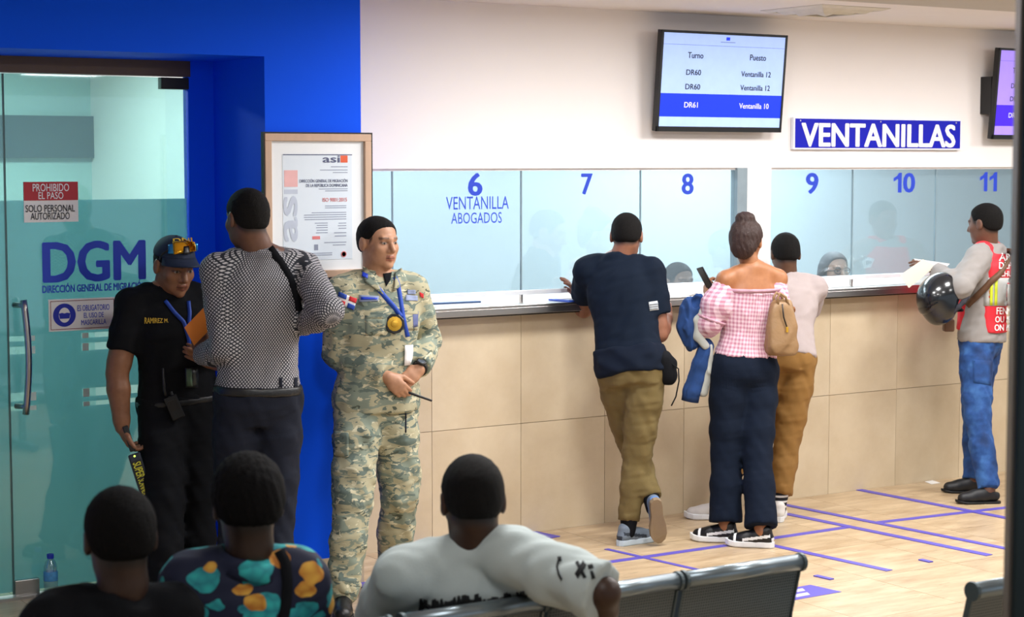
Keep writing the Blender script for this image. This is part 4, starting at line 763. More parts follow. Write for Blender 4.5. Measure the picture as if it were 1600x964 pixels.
# ---- soldier
p = Person('man in camouflage uniform with hands clasped beside the framed certificate', bbox_base(575, 935), 1.0, (588, 618), 8.5, (590, 440), 8.5, 22, 25, '#b98a6c', build=1.06, sw=.168)
p.arm(-1, (527, 552), 1, (606, 589), -1, handpx=(640, 622), hs=-1, pn=facing(200) + RIGHT * .2, curl=[.65, .7, .75, .8], Lf=.27)
p.arm(1, (666, 532), 1, (655, 577), -1, handpx=(634, 595), hs=-1, pn=-facing(20) - UP * .3, curl=[.3, .3, .35, .4], Lf=.26)
p.leg(-1, onz(536, 930, .085), facing(5)); p.leg(1, onz(613, 893, .085), facing(45))
p.head((591, 380), 8.5, 42, 0, 0, 1.0, res=.0034, nk=.064, wide=1.08); p.body(armr=1.1)
p.hair(hairb, .0055, res=.005); sh = p.top(camo, hem=-.13, inf=.020, slv=('l', 'l'), name='camouflage_jacket', slr=1.14, flare=.045, amp=.0045, fr=38, res=.0075)
tr = p.legs(camo, inf=.012, thr=.098, kneer=.082, hemr=.066, hemz=.985, name='camouflage_trousers', amp=.006, fr=40, res=.0085, calf=.078); p.shoes(leather, rubber, 'boot', sc=1.08); p.collar(camo, .076, .030, .95, .034)
for q in (-1, 1):
    A, K = p.A[q], p.K[q]; b_ = lerp(K, A, .90); V, F = net([('u', chain([b_, lerp(K, A, .97)], np.array([.076, .068])), 0)], .009, wr(.006, 80, 4)); obj('trouser_blouse', V, F, camo, p.root, True)
for _q in ([(567, 417), (583, 432), (598, 461), (570, 441)], [(617, 428), (627, 422), (636, 440), (613, 456)]): patch('lapel', bvh(sh), _q, camo, p.root, .011, 6, 6, .004)
B = bvh(sh, tr, p.bodyo); flagb = mat('flag_blue', '#2147a8', .7); flagr = mat('flag_red', '#c9252f', .7)
fq = [(530, 456), (558, 467), (553, 485), (527, 473)]; fl = patch('flag_patch', B, fq, cardw, p.root, .004); L2 = lambda u, v: (np.array(fq[0]) * (1 - u) + np.array(fq[1]) * u) * (1 - v) + (np.array(fq[3]) * (1 - u) + np.array(fq[2]) * u) * v
for u0, u1, v0, v1, m in ((0, .43, 0, .4, flagb), (.57, 1, 0, .4, flagr), (0, .43, .6, 1, flagr), (.57, 1, .6, 1, flagb)): patch('flag_quarter', B, [L2(u0, v0), L2(u1, v0), L2(u1, v1), L2(u0, v1)], m, fl, .0062, 3, 3)
tape_m = mat('name_tape', '#8c98b8', .8, var=.1); n1 = patch('name_tape', B, [(561, 461), (592, 463), (591, 470), (561, 472)], tape_m, p.root, .003); n2 = patch('name_tape', B, [(634, 461), (652, 462), (652, 470), (633, 470)], tape_m, p.root, .003); patch('tape_embroidery', B, [(564, 464.5), (589, 465.5), (589, 468), (564, 469)], bluel, n1, .0055, 6, 1, .001); patch('wing_badge', B, [(636, 453), (649, 453), (649, 460), (636, 460)], tape_m, p.root, .004)
patch('unit_patch', B, [(644, 487), (653, 486), (652, 510), (645, 512)], mat('unit_patch_blue', '#5c6694', .7, var=.3, vs=60), p.root, .003); patch('shoulder_tab', B, [(655, 456), (661, 459), (661, 466), (656, 463)], flagr, p.root, .004)
for q in ([(570, 492), (602, 492), (602, 497), (570, 497)], [(630, 486), (652, 486), (652, 491), (630, 491)]): patch('pocket_flap', B, q, camo, p.root, .004)
patch('chest_pocket', B, [(571, 497), (601, 497), (600, 524), (571, 524)], camo, p.root, .0025); patch('chest_pocket', B, [(631, 491), (652, 491), (652, 515), (631, 516)], camo, p.root, .0025)
patch('cargo_pocket', B, [(522, 672), (545, 676), (545, 716), (522, 712)], camo, p.root, .005); patch('fly_seam', B, [(633, 645), (635, 645), (635, 676), (633, 676)], cl_char, p.root, .002, 2, 6)
patch('collar_insignia', B, [(566, 427), (575, 431), (574, 437), (565, 433)], bluel, p.root, .012, 3, 3); patch('undershirt', B, [(598, 428), (612, 426), (610, 438), (603, 448)], cl_black, p.root, .004, 4, 4)
ribbon('lanyard', B, [(584, 443), (589, 449), (600, 463), (614, 478), (627, 496)], .022, lany, p.root); ribbon('lanyard', B, [(616, 434), (620, 442), (624, 462), (628, 490), (633, 515), (636, 526)], .022, lany, p.root)
V0 = onto(B, [(615, 506)], .012)[0]; nn = nz(CAM - V0 + UP * .3); bd = tag(obj('police_badge', *lathe(V0, [(.046, -.004), (.047, .0), (.044, .003)], 9, nn), leather, p.root)); obj('gold_shield', *lathe(V0 + nn * .003, [(.034, 0), (.033, .003), (.017, .004), (.015, .007), (.006, .008)], 12, nn), gold, bd)
patch('identity_card', B, [(631, 539), (643, 538), (643, 570), (630, 571)], cardw, p.root, .009, 3, 3)
wv = nz(p.W[1] - p.E[1]); wc = lerp(p.E[1], p.W[1], .97); wt = obj('watch_strap', *lathe(wc, [(.036, -.011), (.038, -.009), (.038, .009), (.036, .011)], 22, wv), rubber, p.root, True); wn = nz(CAM - wc + RIGHT * .2); wn = nz(wn - wv * (wn @ wv)); obj('watch_case', *lathe(wc + wn * .034, [(.022, 0), (.023, .008), (.019, .011), (.018, .009)], 20, wn), leather, wt); obj('watch_dial', *lathe(wc + wn * .034, [(.017, .0095), (.016, .0098)], 18, wn), mat('watch_dial', '#4c5560', .3), wt)
h0 = at(621, 624, 8.5); h0 = p.W[-1] + p.hand[-1][0] * .085 + p.hand[-1][1] * .02; d = nz(RIGHT * .9 - UP * .30 - FWD * .15); s_ = nz(np.cross(d, FWD)); f_ = np.cross(s_, d)
t = thing('handheld_radio', h0, 'black handheld radio in the clasped hands of the camouflage uniform', 'radio'); bev(obj('radio_body', *obox(h0 - d * .055, (d, s_, f_), (.06, .026, .016)), black, t), .006); obj('antenna', *tube([h0, h0 + d * .04, h0 + d * .15], [.0075, .0065, .005], 8), black, t, True); obj('volume_knob', *tube([h0 + s_ * .014, h0 + s_ * .014 + d * .014], .006, 10), black, t)
# ---- guard in black polo
p = Person('guard in black polo and cap looking down by the glass door', bbox_base(285, 945), .97, (280, 624), 8.42, (264, 458), 8.40, 25, 28, '#8a5f45', build=1.10, sw=.182)
p.arm(-1, (183, 583), 1, (191, 668), -1, handpx=(203, 700), hs=-1, pn=RIGHT + FWD * .2, curl=[.55, .75, .85, .95], Lu=.30, Lf=.25, thumb=.1)
p.arm(1, (337, 562), 1, (316, 556), -1, pn=-facing(20), curl=.6)
p.leg(-1, onz(258, 938, .085), facing(0)); p.leg(1, onz(306, 925, .085), facing(45))
p.head((272, 416), 8.36, 38, 15, 0, 1.06, res=.0036, nk=.064); p.body(armr=1.32)
sh = p.top(cl_black, hem=-.02, inf=.012, name='polo_shirt', slr=1.12, amp=.004, fr=45, res=.0075); tr = p.legs(cl_black, inf=.014, waist=.06, thr=.096, kneer=.078, hemr=.070); p.shoes(leather, rubber, 'boot'); p.belt(leather, .0, .03, .020); p.collar(cl_black, .074, .034, .7, .024); p.hair(hairb, .003)
w = p.w; ax = p.hax; hs = p.hs; capm = mat('navy_cap', '#14233c', .8, var=.1, bump=.1, bs=300)
V, F = net([('u', ell(w(0, -.010, .045), (np.array((.084, .106, .086))) * hs, ax), 0), ('i', half(w(0, 0, .046), -ax[2] + ax[1] * .10), .004)], .005, None); cp = obj('cap', V, F, capm, p.root, True)
gx = []; gf = []; nu, nv = 14, 6
for j in range(nv + 1):
    for i in range(nu + 1):
        a = math.radians(-68 + 136 * i / nu); r = j / nv; x = math.sin(a) * (.080 + .006 * r); y = -.010 + math.cos(a) * (.100 + .078 * r * math.cos(a * .75)); z = .058 - .012 * r - .022 * abs(math.sin(a)) ** 2 * (.4 + r); gx.append(w(x, y, z))
gf = [(j * (nu + 1) + i, j * (nu + 1) + i + 1, (j + 1) * (nu + 1) + i + 1, (j + 1) * (nu + 1) + i) for j in range(nv) for i in range(nu)]; V, F = shell(gx, gf, .005); obj('cap_brim', V, F, capm, cp, True); obj('cap_button', *lathe(w(0, -.010, .130), [(.008, 0), (.006, .005)], 10, ax[2]), capm, cp)
B = bvh(cp); lensm = mat('orange_mirror_lens', '#e0a021', .15, .75, var=.3, vs=25); lensb = mat('blue_lens_edge', '#2f86c0', .2, .6)
gl = patch('sunglasses', B, [(270, 379), (304, 378), (305, 393), (272, 398)], lensm, p.root, .010, 10, 6, .003); patch('lens_side', B, [(264, 384), (272, 382), (273, 397), (264, 397)], lensb, gl, .009, 3, 4); patch('lens_side', B, [(302, 378), (309, 381), (309, 391), (304, 393)], lensb, gl, .009, 3, 4); patch('nose_notch', B, [(286, 387), (293, 386), (295, 397), (285, 398)], black, gl, .0115, 3, 4); ribbon('temple_arm', B, [(264, 391), (255, 397), (248, 406)], .007, black, gl, .006)
patch_text('cap_lettering', B, [(270, 374), (300, 371), (301, 378), (271, 381)], 'DNI', yellowl, cp, .004, .03)
B = bvh(sh, tr); patch_text('name_lettering', B, [(226, 496), (263, 498), (263, 504), (226, 506)], 'RAMIREZ M.', yellowl, sh, .003, .03)
ribbon('lanyard', B, [(258, 470), (272, 488), (287, 503), (295, 530), (296, 556)], .017, lany, p.root); ribbon('lanyard', B, [(294, 471), (296, 488), (295, 503), (297, 530)], .017, lany, p.root); ic = patch('identity_card', B, [(289, 574), (307, 573), (308, 605), (290, 606)], mat('card_black', '#1c2222', .3), p.root, .012, 3, 3); patch('card_print', B, [(290.5, 576), (298, 576), (299, 603), (291, 603)], mat('card_green', '#46604c', .4), ic, .0145, 3, 3)
def radio(B, c0, c1, ant, label, wd=.03):
    a = onto(B, [c0], .03)[0]; b = onto(B, [c1], .03)[0]; d = nz(a - b); f = nz(CAM - a); s_ = nz(np.cross(d, f)); f = np.cross(s_, d); L = np.linalg.norm(a - b); t = thing('handheld_radio', b, label, 'radio'); bev(obj('radio_body', *obox((a + b) / 2, (s_, d, f), (wd, L / 2, .018)), black, t), .006); e = onto(B, [ant], .045)[0]; obj('antenna', *tube([a + s_ * -wd * .4, a + s_ * -wd * .4 + d * .03, e], [.008, .007, .005], 8), black, t, True); obj('speaker_grille', *obox((a * .6 + b * .4) + f * .019, (s_, d, f), (wd * .7, L * .22, .001)), darkm, t); obj('volume_knob', *tube([a + s_ * wd * .4, a + s_ * wd * .4 + d * .016], .007, 10), black, t); return t
radio(B, (264, 618), (276, 652), (255, 573), 'black handheld radio clipped at the belt of the black polo')
# detector wand in the hand
hw_ = p.W[-1] + p.hand[-1][0] * .075 + p.hand[-1][1] * .018; tip = bone(hw_, 236, 784, .26, -1); d = nz(tip - hw_); top_ = hw_ - d * .06; hw_ = hw_ - FWD * .035; top_ = hw_ - d * .06; f = nz(CAM - hw_); s_ = nz(np.cross(f, d)); f = np.cross(d, s_)
t = thing('metal_detector_wand', tip, 'black handheld metal detector wand with yellow lettering held by the guard', 'metal detector'); wandm = mat('wand_blue_black', '#1b2234', .4); bev(obj('grip', *obox((top_ + hw_) / 2 + d * .01, (d, s_, f), (.06, .013, .014)), black, t), .005); bl_ = obj('blade', *obox(hw_ + d * .165, (d, s_, f), (.115, .028, .013)), wandm, t); bev(bl_, .007)
obj('indicator_lamp', *lathe(hw_ + d * .062 + f * .013, [(.005, 0), (.004, .003)], 10, f), mat('green_lamp', '#b8e05a', .3, emit='#b8e05a', es=1.5), t); o0 = hw_ + d * .085 + f * .0137; obj('label_plate', *obox(hw_ + d * .175 + f * .0132, (d, s_, f), (.092, .023, .0006)), black, t)
for k, bdy in enumerate(('SUPER', 'SCANNER')): 
    sgn_ = 1 if s_ @ RIGHT > 0 else -1; plane_text('lettering', bdy, hw_ + d * (.09 + .078 * k + .0) + f * .0145 - s_ * .018 * (1 if True else 0), d * .072, s_ * .036, mat('wand_yellow', '#d8d432', .5), t, .02)
# ---- man in checked shirt
p = Person('man in black and white checked shirt seen from behind', bbox_base(395, 985), 1.06, (403, 612), 7.95, (408, 404), 7.95, 198, 200, '#6b4a3a', build=.98, sw=.175)
p.arm(-1, (513, 486), -1, (468, 510), 1, pn=-UP, curl=.4, Lu=.30, Lf=.26); p.arm(1, (352, 545), 1, (314, 556), 1, handpx=(313, 520), hs=1, pn=FWD, curl=[.5, .55, .6, .65], Lu=.29)
p.leg(1, np.append(at(370, 985, 7.9)[:2], .085), facing(200)); p.leg(-1, np.append(at(432, 985, 7.85)[:2], .085), facing(185))
p.head((386, 342), 7.92, 218, 4, 0, 1.06, nk=.062); p.body(armr=1.05); p.hair(hairb, .005)
chk = uvmat('houndstooth_cloth', 'check', ('#20242e', '#b9b6ba'), 62.); sh = p.top(chk, hem=.03, inf=.012, slv=('l', 'l'), name='checked_shirt', uv=True, slr=1.06, amp=.004, fr=48, res=.0075); tr = p.legs(cl_char, waist=.055, inf=.014, thr=.094, kneer=.076, hemr=.068); p.shoes(leather, rubber, 'boot'); p.belt(leather, .022, .034, .020); p.collar(mat('checked_collar', '#77767c', .85, var=.35, vs=150), .070, .036, .55, .014)
B = bvh(sh); ribbon('bag_strap', B, [(421, 389), (436, 408), (450, 432), (461, 458), (465, 486)], .036, cl_black, p.root, .005); Bt = bvh(tr)
for x in (436, 459): patch('belt_loop', bvh(sh, tr, [o for o in p.root.children if o.name.startswith('belt')][0]), [(x, 590), (x + 5, 590), (x + 5, 605), (x, 605)], cl_char, p.root, .004, 2, 4)
# ---- orange folder
q = [at(288, 512, 8.02), at(336, 462, 8.10), at(352, 490, 8.10), at(303, 540, 8.02)]; V, F = shell(q, [(0, 1, 2, 3)], .006); tag(obj('orange_folder', V, F, mat('orange_card', '#d97a1e', .55, var=.08)), 'orange folder held between the guard and the checked shirt', 'folder')
# ---- man in navy tee
p = Person('man in navy tee and olive joggers leaning on the ledge with crossed legs', bbox_base(990, 850), .985, (985, 566), 9.72, (966, 411), 9.86, 165, 168, '#8a5c46', build=1.04)
p.arm(1, (912, 484), 1, ony(905, 470, -.06), 1, pn=-UP, curl=.3, Lu=.29); p.arm(-1, (1031, 522), 1, (1043, 494), 1, handpx=(1046, 480), hs=1, pn=-RIGHT, curl=.7, Lf=.20)
p.leg(-1, onz(981, 826, .085), RIGHT * .8 + FWD * .6); lf = onz(1022, 846, .0); p.leg(1, onz(1022, 850, .02) + np.array([0, 0, .20]) + FWD * .05, -UP * .93 + FWD * .22 + RIGHT * .12, pole=RIGHT * -.1 + FWD)
p.head((979, 370), 9.88, 172, 16, 0, 1.02); p.body(armr=1.15); p.hair(hairb, .005)
tee = mat('navy_tee', '#0a1626', .9, spec=.2, var=.12, bump=.12, bs=300); sh = p.top(tee, hem=-.02, inf=.016, name='navy_tee', slr=1.16, amp=.0045, fr=40, res=.0085); p.neckband(tee)
olive = mat('olive_cloth', '#6b5b34', .9, var=.15, bump=.15, bs=260); tr = p.legs(olive, waist=.08, inf=.012, thr=.096, kneer=.074, hemr=.050, calf=.066, hemz=.90, name='joggers', amp=.005); shoeg = mat('grey_mesh', '#6d7a88', .7, var=.2, vs=80)
p.shoes(shoeg, mat('pale_sole', '#c6d6e2', .5), 'sneaker', mat('dark_trim', '#2a3440', .6), sides=(-1,), socks=cl_black); p.shoes(shoeg, mat('tan_sole', '#8d7a60', .6), 'sneaker', mat('blue_trim', '#5f88c0', .6), up={1: FWD * .93 + UP * .28 - RIGHT * .15}, sides=(1,), socks=cl_black)
jk = [('u', loft(p.P0, p.P1, p.lh, p.ls, p.st, .026, hmin=-.13, hmax=.14, cap=.012), 0)]; V, F = net(jk, .009, wr(.007, 55, 9)); tied = obj('jacket_tied_at_waist', V, F, mat('navy_jacket', '#0a1424', .9, spec=.2, var=.15), p.root, True)
c = at(1043, 578, 9.66); V, F = net([('u', ell(c, (.055, .05, .085)), 0), ('u', ell(c + UP * .07 - RIGHT * .03, (.05, .05, .04)), .03)], .009, wr(.006, 80, 2)); tag(obj('waist_pouch', V, F, cl_black, None, True), 'small black pouch hanging at the hip of the olive joggers', 'pouch')
pts = [at(x, y, 9.62) for x, y in ((1046, 565), (1054, 572), (1060, 576), (1061, 595), (1056, 620), (1049, 634))]; p_c = obj('pouch_cord', *tube(pts, .004, 6), cl_black, None, True); tag(p_c, 'thin black cord dangling from the hip pouch', 'cord')
B = bvh(sh); fp = patch('flag_patch', B, [(1013, 472), (1027, 470), (1029, 484), (1015, 486)], mat('grey_patch', '#b4b9be', .7, var=.1), p.root, .004, 4, 4)
for k in range(3): patch('flag_stripe', B, [(1014, 475.5 + 3.4 * k), (1028, 473.5 + 3.4 * k), (1028.3, 475 + 3.4 * k), (1014.3, 477 + 3.4 * k)], mat('patch_stripe', '#8a9096', .7), fp, .0065, 3, 1)
# ---- woman in pink
p = Person('woman in pink gingham off-shoulder top holding a phone at the counter', bbox_base(1150, 842), .965, (1163, 570), 9.90, (1176, 424), 9.90, 200, 200, '#a06a44', fem=True, build=1.05)
p.arm(1, (1106, 514), 1, (1108, 462), 1, handpx=(1104, 440), hs=1, pn=RIGHT * .6 + FWD * .5, curl=[.5, .6, .65, .7], Lf=.24); p.arm(-1, (1214, 512), -1, (1228, 488), 1, pn=-UP, curl=.5, Lf=.22)
p.leg(1, onz(1134, 822, .085), facing(255)); p.leg(-1, onz(1190, 830, .085), facing(255))
p.head((1166, 378), 9.92, 160, 2, 0, 1.0, nk=.050, fade=False); p.body(res=.008, armr=1.05); hm = mat('auburn_hair', '#2c160f', .6, var=.35, vs=50, bump=.6, bs=220, stretch=(1, 1, .25)); w = p.w; ax = p.hax
p.hair(hm, .012, extra=[('u', ell(w(0, -.035, .128), (.052, .050, .034), ax), .02), ('u', ell(w(0, -.078, -.035), (.062, .036, .058), ax), .03)], amp=.003, fr=220)
ging = uvmat('pink_gingham', 'gingham', ('#dcc0ca', '#b4798f'), 46.); ex = []
for q in (1, -1):
    S, E = p.S[q], p.E[q]; a = lerp(S, E, .22); ex += [('u', chain([a, lerp(S, E, .5), lerp(S, E, .80)], [.062, .086, .066] if q == 1 else [.055, .066, .058]), .018)]
    if q == 1: ex += [('u', chain([lerp(S, E, .88), lerp(E, p.W[q], .12)], [.070, .070]), .008)]
f3 = lambda P: 0
sh = p.top(ging, hem=.10, inf=.014, slv=('', ''), name='gingham_top', uv=True, shoulders=False, hmax=.79, amp=.0035, fr=130, extra=ex, res=.0075, seed=8)
rf = []; th = np.linspace(0, 2 * math.pi, 61)[:-1]
def ruffle(c, l, f, a, b, up_, h, nm, n=60, k=15):
    V = []; 
    for i in range(n):
        q = 2 * math.pi * i / n; s_ = .006 * math.sin(k * q)
        for z, g in ((0, 0.), (h, .010)): V.append(c + l * math.cos(q) * (a + g + s_ * (z / h)) + f * math.sin(q) * (b + g + s_ * (z / h)) + up_ * z)
    F = [(2 * i, 2 * ((i + 1) % n), 2 * ((i + 1) % n) + 1, 2 * i + 1) for i in range(n)]; V, F = shell(V, F, .004); o = obj(nm, V, F, MATS['pink_plain'] , p.root, True); return o
mat('pink_plain', '#c79bab', .85, var=.2, vs=60)
g_ = np.cross(p.ls, p.n); Lt = np.linalg.norm(p.P1 - p.P0); ruffle(p.P0 + p.n * Lt * .79, p.ls, g_, .160, .118, p.n, .022, 'top_ruffle'); ruffle(p.P0 + p.n * Lt * .11, p.ls, g_, .162, .115, -p.n, .020, 'hem_ruffle')
ruffle(lerp(p.S[1], p.E[1], .84), nz(np.cross(p.E[1] - p.S[1], FWD)), FWD, .070, .070, -nz(p.E[1] - p.S[1]), .014, 'sleeve_ruffle')
tr = p.legs(cl_navy, waist=.17, inf=.010, thr=.098, kneer=.076, hemr=.090, calf=.078, hemz=.95, name='flared_jeans', amp=.0026, fr=45); B = bvh(tr); pm_ = mat('navy_seam', '#16263c', .85)
patch('back_pocket', B, [(1126, 576), (1154, 580), (1152, 612), (1128, 606)], cl_navy, p.root, .0006, th=.0008, smooth=False); patch('back_pocket', B, [(1172, 581), (1199, 580), (1198, 610), (1174, 613)], cl_navy, p.root, .0006, th=.0008, smooth=False)
p.shoes(leather, mat('white_sole', '#e6e8ea', .5), 'sneaker', mat('white_panel', '#e4e6e8', .5))
t0 = p.W[1] + p.hand[1][0] * .07; d = nz(at(1097, 427, 10.0) - at(1107, 446, 10.0)); s_ = nz(np.cross(d, FWD)); f = np.cross(s_, d); c = at(1103, 437, (p.W[1] - CAM) @ FWD - .02)
t = thing('mobile_phone', c, 'dark mobile phone in the raised hand above the pink sleeve', 'phone'); bev(obj('phone_body', *obox(c, (d, nz(f * .9 + s_ * .35), nz(s_ * .9 - f * .35)), (.075, .036, .0045)), black, t), .003); obj('phone_screen', *obox(c + nz(s_ * .9 - f * .35) * -.005, (d, nz(f * .9 + s_ * .35), nz(s_ * .9 - f * .35)), (.068, .032, .0006)), mat('phone_glass', '#20242c', .15), t)
# handbag
bx = at(1221, 512, 9.80); tan = mat('tan_leather', '#8d6e4b', .5, var=.12, vs=14, bump=.2, bs=60); brt = nz(RIGHT * .95 + FWD * .3); bf = np.cross(UP, brt); axb = np.array([brt, bf, UP])
t = thing('handbag', bx - UP * .14, 'tan leather handbag hanging from the arm of the pink top', 'handbag')
def bagf(P):
    q = (P - bx) @ axb.T; z = (q[:, 2] + .145) / .30; wd = np.interp(z, [0, .15, .5, .85, 1.], [.076, .088, .084, .062, .050]); dp = np.interp(z, [0, .2, .6, 1.], [.055, .058, .045, .022]); r = (np.abs(q[:, 0] / wd) ** 3 + np.abs(q[:, 1] / dp) ** 3) ** (1 / 3) + 1e-6; m = np.hypot(q[:, 0], q[:, 1]) + 1e-6; return smax(smax(m * (1 - 1 / r), q[:, 2] - .145, .02), -.145 - q[:, 2], .02)
V, F = net([('u', Pr(bagf, bx - .18, bx + .18), 0)], .006, wr(.006, 85, 6, (1, 1, .4))); obj('bag_body', V, F, tan, t, True)
for q in (-.02, .025): obj('bag_handle', *tube([bx + brt * (-.03) + bf * q + UP * .12, bx + brt * (-.035) + bf * q + UP * .16, bx + brt * (-.02) + bf * q + UP * .185, bx + brt * .012 + bf * q + UP * .165, bx + brt * .03 + bf * q + UP * .12], .008, 8), tan, t, True)
obj('zipper', *tube([bx - bf * .048 + brt * (-.02) + UP * .13, bx - bf * .05 + brt * (-.012) + UP * .06, bx - bf * .055 + brt * .004 + UP * .01], .004, 6), darkm, t, True); obj('zip_pull', *obox(bx - bf * .060 + brt * .004 - UP * .005, axb, (.006, .003, .014)), gold, t); obj('base_panel', *lathe(bx - UP * .140, [(.06, -.002), (.078, .0), (.083, .02), (.0835, .035), (.082, .036)], 24, UP, .62), mat('tan_dark', '#8e6c48', .5, var=.1), t, True)
# denim jacket over the forearm
den = mat('denim_blue', '#163a70', .9, var=.4, vs=25, bump=.2, bs=260); lining = mat('cream_lining', '#a9aca6', .9, var=.1); D_ = 9.86
t = thing('denim_jacket', at(1085, 628, D_), 'blue denim jacket with pale lining draped over the forearm', 'jacket')
V, F = net([('u', chain([at(1092, 468, D_), at(1079, 480, D_), at(1073, 510, D_), at(1080, 538, D_)], [.030, .050, .054, .036], .02), 0), ('u', ell(at(1082, 500, D_), (.03, .03, .11)), .02), ('s', ell(at(1090, 472, D_ - .03), (.03, .04, .035)), .01)], .006, wr(.007, 120, 3, (1, 1, .3))); obj('collar_fold', V, F, den, t, True)
V, F = net([('u', chain([at(1100, 480, D_ - .02), at(1089, 500, D_ - .03), at(1090, 525, D_ - .03), at(1102, 540, D_ - .03)], [.014, .018, .020, .020], .02), 0)], .005, wr(.004, 120, 5, (1, 1, .3))); obj('lining_fold', V, F, lining, t, True)
V, F = net([('u', chain([at(1103, 540, D_), at(1095, 570, D_), at(1081, 612, D_), at(1078, 622, D_)], [.040, .042, .046, .040], .02), 0), ('i', half(at(1078, 626, D_), -UP - RIGHT * .1), .004)], .007, wr(.006, 130, 6, (1, 1, .25))); sl = obj('sleeve', V, F, den, t, True); obj('cuff', *tube([at(1081, 611, D_), at(1078, 627, D_)], [.0475, .047], 16), mat('denim_dark', '#143260', .85), sl, True)
V, F = net([('u', chain([at(1109, 540, D_ - .01), at(1106, 580, D_), at(1098, 612, D_)], [.020, .024, .026], .02), 0)], .006, wr(.005, 130, 7, (1, 1, .25))); obj('hanging_panel', V, F, lining, t, True)
# ---- man in brown trousers behind the woman
p = Person('man in pale shirt and brown trousers leaning at the counter behind the handbag', bbox_base(1190, 806), .97, (1226, 556), 10.45, (1230, 440), 10.62, 188, 192, '#5c4030', build=.98)
p.arm(1, (1190, 490), 1, ony(1185, 470, -.05), 1, pn=-UP, curl=.3); p.arm(-1, (1256, 500), 1, ony(1250, 468, -.05), 1, pn=-UP, curl=.3)
p.leg(-1, onz(1217, 790, .085), facing(170)); p.leg(1, onz(1122, 788, .085), facing(260), L1=.44, L2=.43)
p.head((1227, 398), 10.62, 185, 14, 0, 1.0); p.body(); p.hair(hairb, .007); pal = mat('pale_shirt', '#a99c9a', .85, var=.06, bump=.1, bs=200); p.top(pal, hem=-.02, inf=.020, name='pale_shirt', slr=1.1, amp=.004)
p.neckband(pal); brn = mat('brown_cloth', '#86602a', .85, var=.15, bump=.15, bs=260); p.legs(brn, waist=.10, inf=.014, thr=.100, kneer=.080, hemr=.070, hemz=.84, name='brown_trousers', amp=.0045, fr=45)
sk, nt, b_ = newmat('striped_sock'); tc = N(nt, 'ShaderNodeTexCoord'); sp = N(nt, 'ShaderNodeSeparateXYZ'); nt.links.new(tc.outputs['Object'], sp.inputs[0]); nt.links.new(mixc(nt, math_(nt, 'MULTIPLY', math_(nt, 'GREATER_THAN', math_(nt, 'FRACT', math_(nt, 'MULTIPLY', sp.outputs[2], 34.)), .62), math_(nt, 'LESS_THAN', sp.outputs[2], .19)), '#16161c', '#d8d4d2'), b_.inputs['Base Color']); b_.inputs['Roughness'].default_value = .9
p.shoes(mat('white_shoe', '#d9d5d0', .6), MATS['white_sole'], 'sneaker', socks=sk)
# ---- man in red vest
p = Person('man in red safety vest and blue jeans holding papers at window ten', bbox_base(1522, 775), 1.0, (1532, 523), 11.28, (1543, 391), 11.28, 238, 238, '#6a4838', build=1.02)
p.arm(1, (1500, 449), -1, (1461, 423), 1, handpx=(1440, 412), hs=1, pn=-UP + FWD * .3, curl=[.2, .3, .35, .4], Lu=.27, spread=.3); p.arm(-1, (1550, 455), 1, ony(1490, 440, -.08), 1, pn=-UP, curl=.4)
p.leg(1, onz(1545, 764, .085), facing(272)); p.leg(-1, onz(1522, 748, .085), facing(268))
p.head((1539, 350), 11.26, 225, 6, 0, 1.02); p.body(armr=1.05); p.hair(hairb, .005); hood = mat('grey_sweatshirt', '#8f8a87', .9, var=.08, bump=.1, bs=260); sh = p.top(hood, hem=-.07, inf=.018, slv=('l', 'l'), name='grey_sweatshirt', slr=1.18, amp=.005, fr=42, flare=.02); p.neckband(hood, .074, .012)
jn, nt, b_ = newmat('blue_jeans'); tc = N(nt, 'ShaderNodeTexCoord'); no = N(nt, 'ShaderNodeTexNoise'); no.inputs['Scale'].default_value = 9; no.inputs['Detail'].default_value = 5; nt.links.new(tc.outputs['Object'], no.inputs['Vector']); nt.links.new(ramp(nt, no.outputs[0], [(.35, '#10305f'), (.5, '#1a4480'), (.68, '#35639f')], 'LINEAR'), b_.inputs['Base Color']); b_.inputs['Roughness'].default_value = .85
tr = p.legs(jn, waist=.05, inf=.010, thr=.094, kneer=.074, hemr=.064, hemz=1.0, name='jeans', amp=.005, fr=55); p.shoes(mat('black_loafer', '#15161a', .5), rubber, 'loafer'); B = bvh(tr); patch('back_pocket', B, [(1520, 562), (1550, 564), (1548, 602), (1521, 598)], jn, p.root, .004)
vestm = mat('red_vest', '#d22432', .7, var=.06); B = bvh(sh); vst = [(t, a, b, c) for t, a, b, c in p.st]
vo = loft(p.P0, p.P1, p.lh, p.ls, vst, .032, hmin=.05, hmax=.97, cap=.006); vn = facing(238); side = half(p.P0 + vn * .02, vn)   # back half of the vest
V, F = net([('u', vo, 0), ('u', chain([p.P1 - p.n * .01, lerp(p.P1, p.S[1], .55) + p.n * .02], [.07, .066]), .03), ('u', chain([p.P1 - p.n * .01, lerp(p.P1, p.S[-1], .55) + p.n * .02], [.07, .066]), .03), ('i', half(p.P0 - p.lh * 0 + p.ls * .152, p.ls), .004), ('i', half(p.P0 - p.ls * .135, -p.ls), .004)], .008); vs_ = obj('safety_vest', V, F, vestm, p.root, True)
B = bvh(vs_); rfl = mat('reflective_grey', '#b9bab8', .45, .2); yel = mat('yellow_stripe', '#c9d62e', .6); wq = mat('vest_white', '#eceaea', .6)
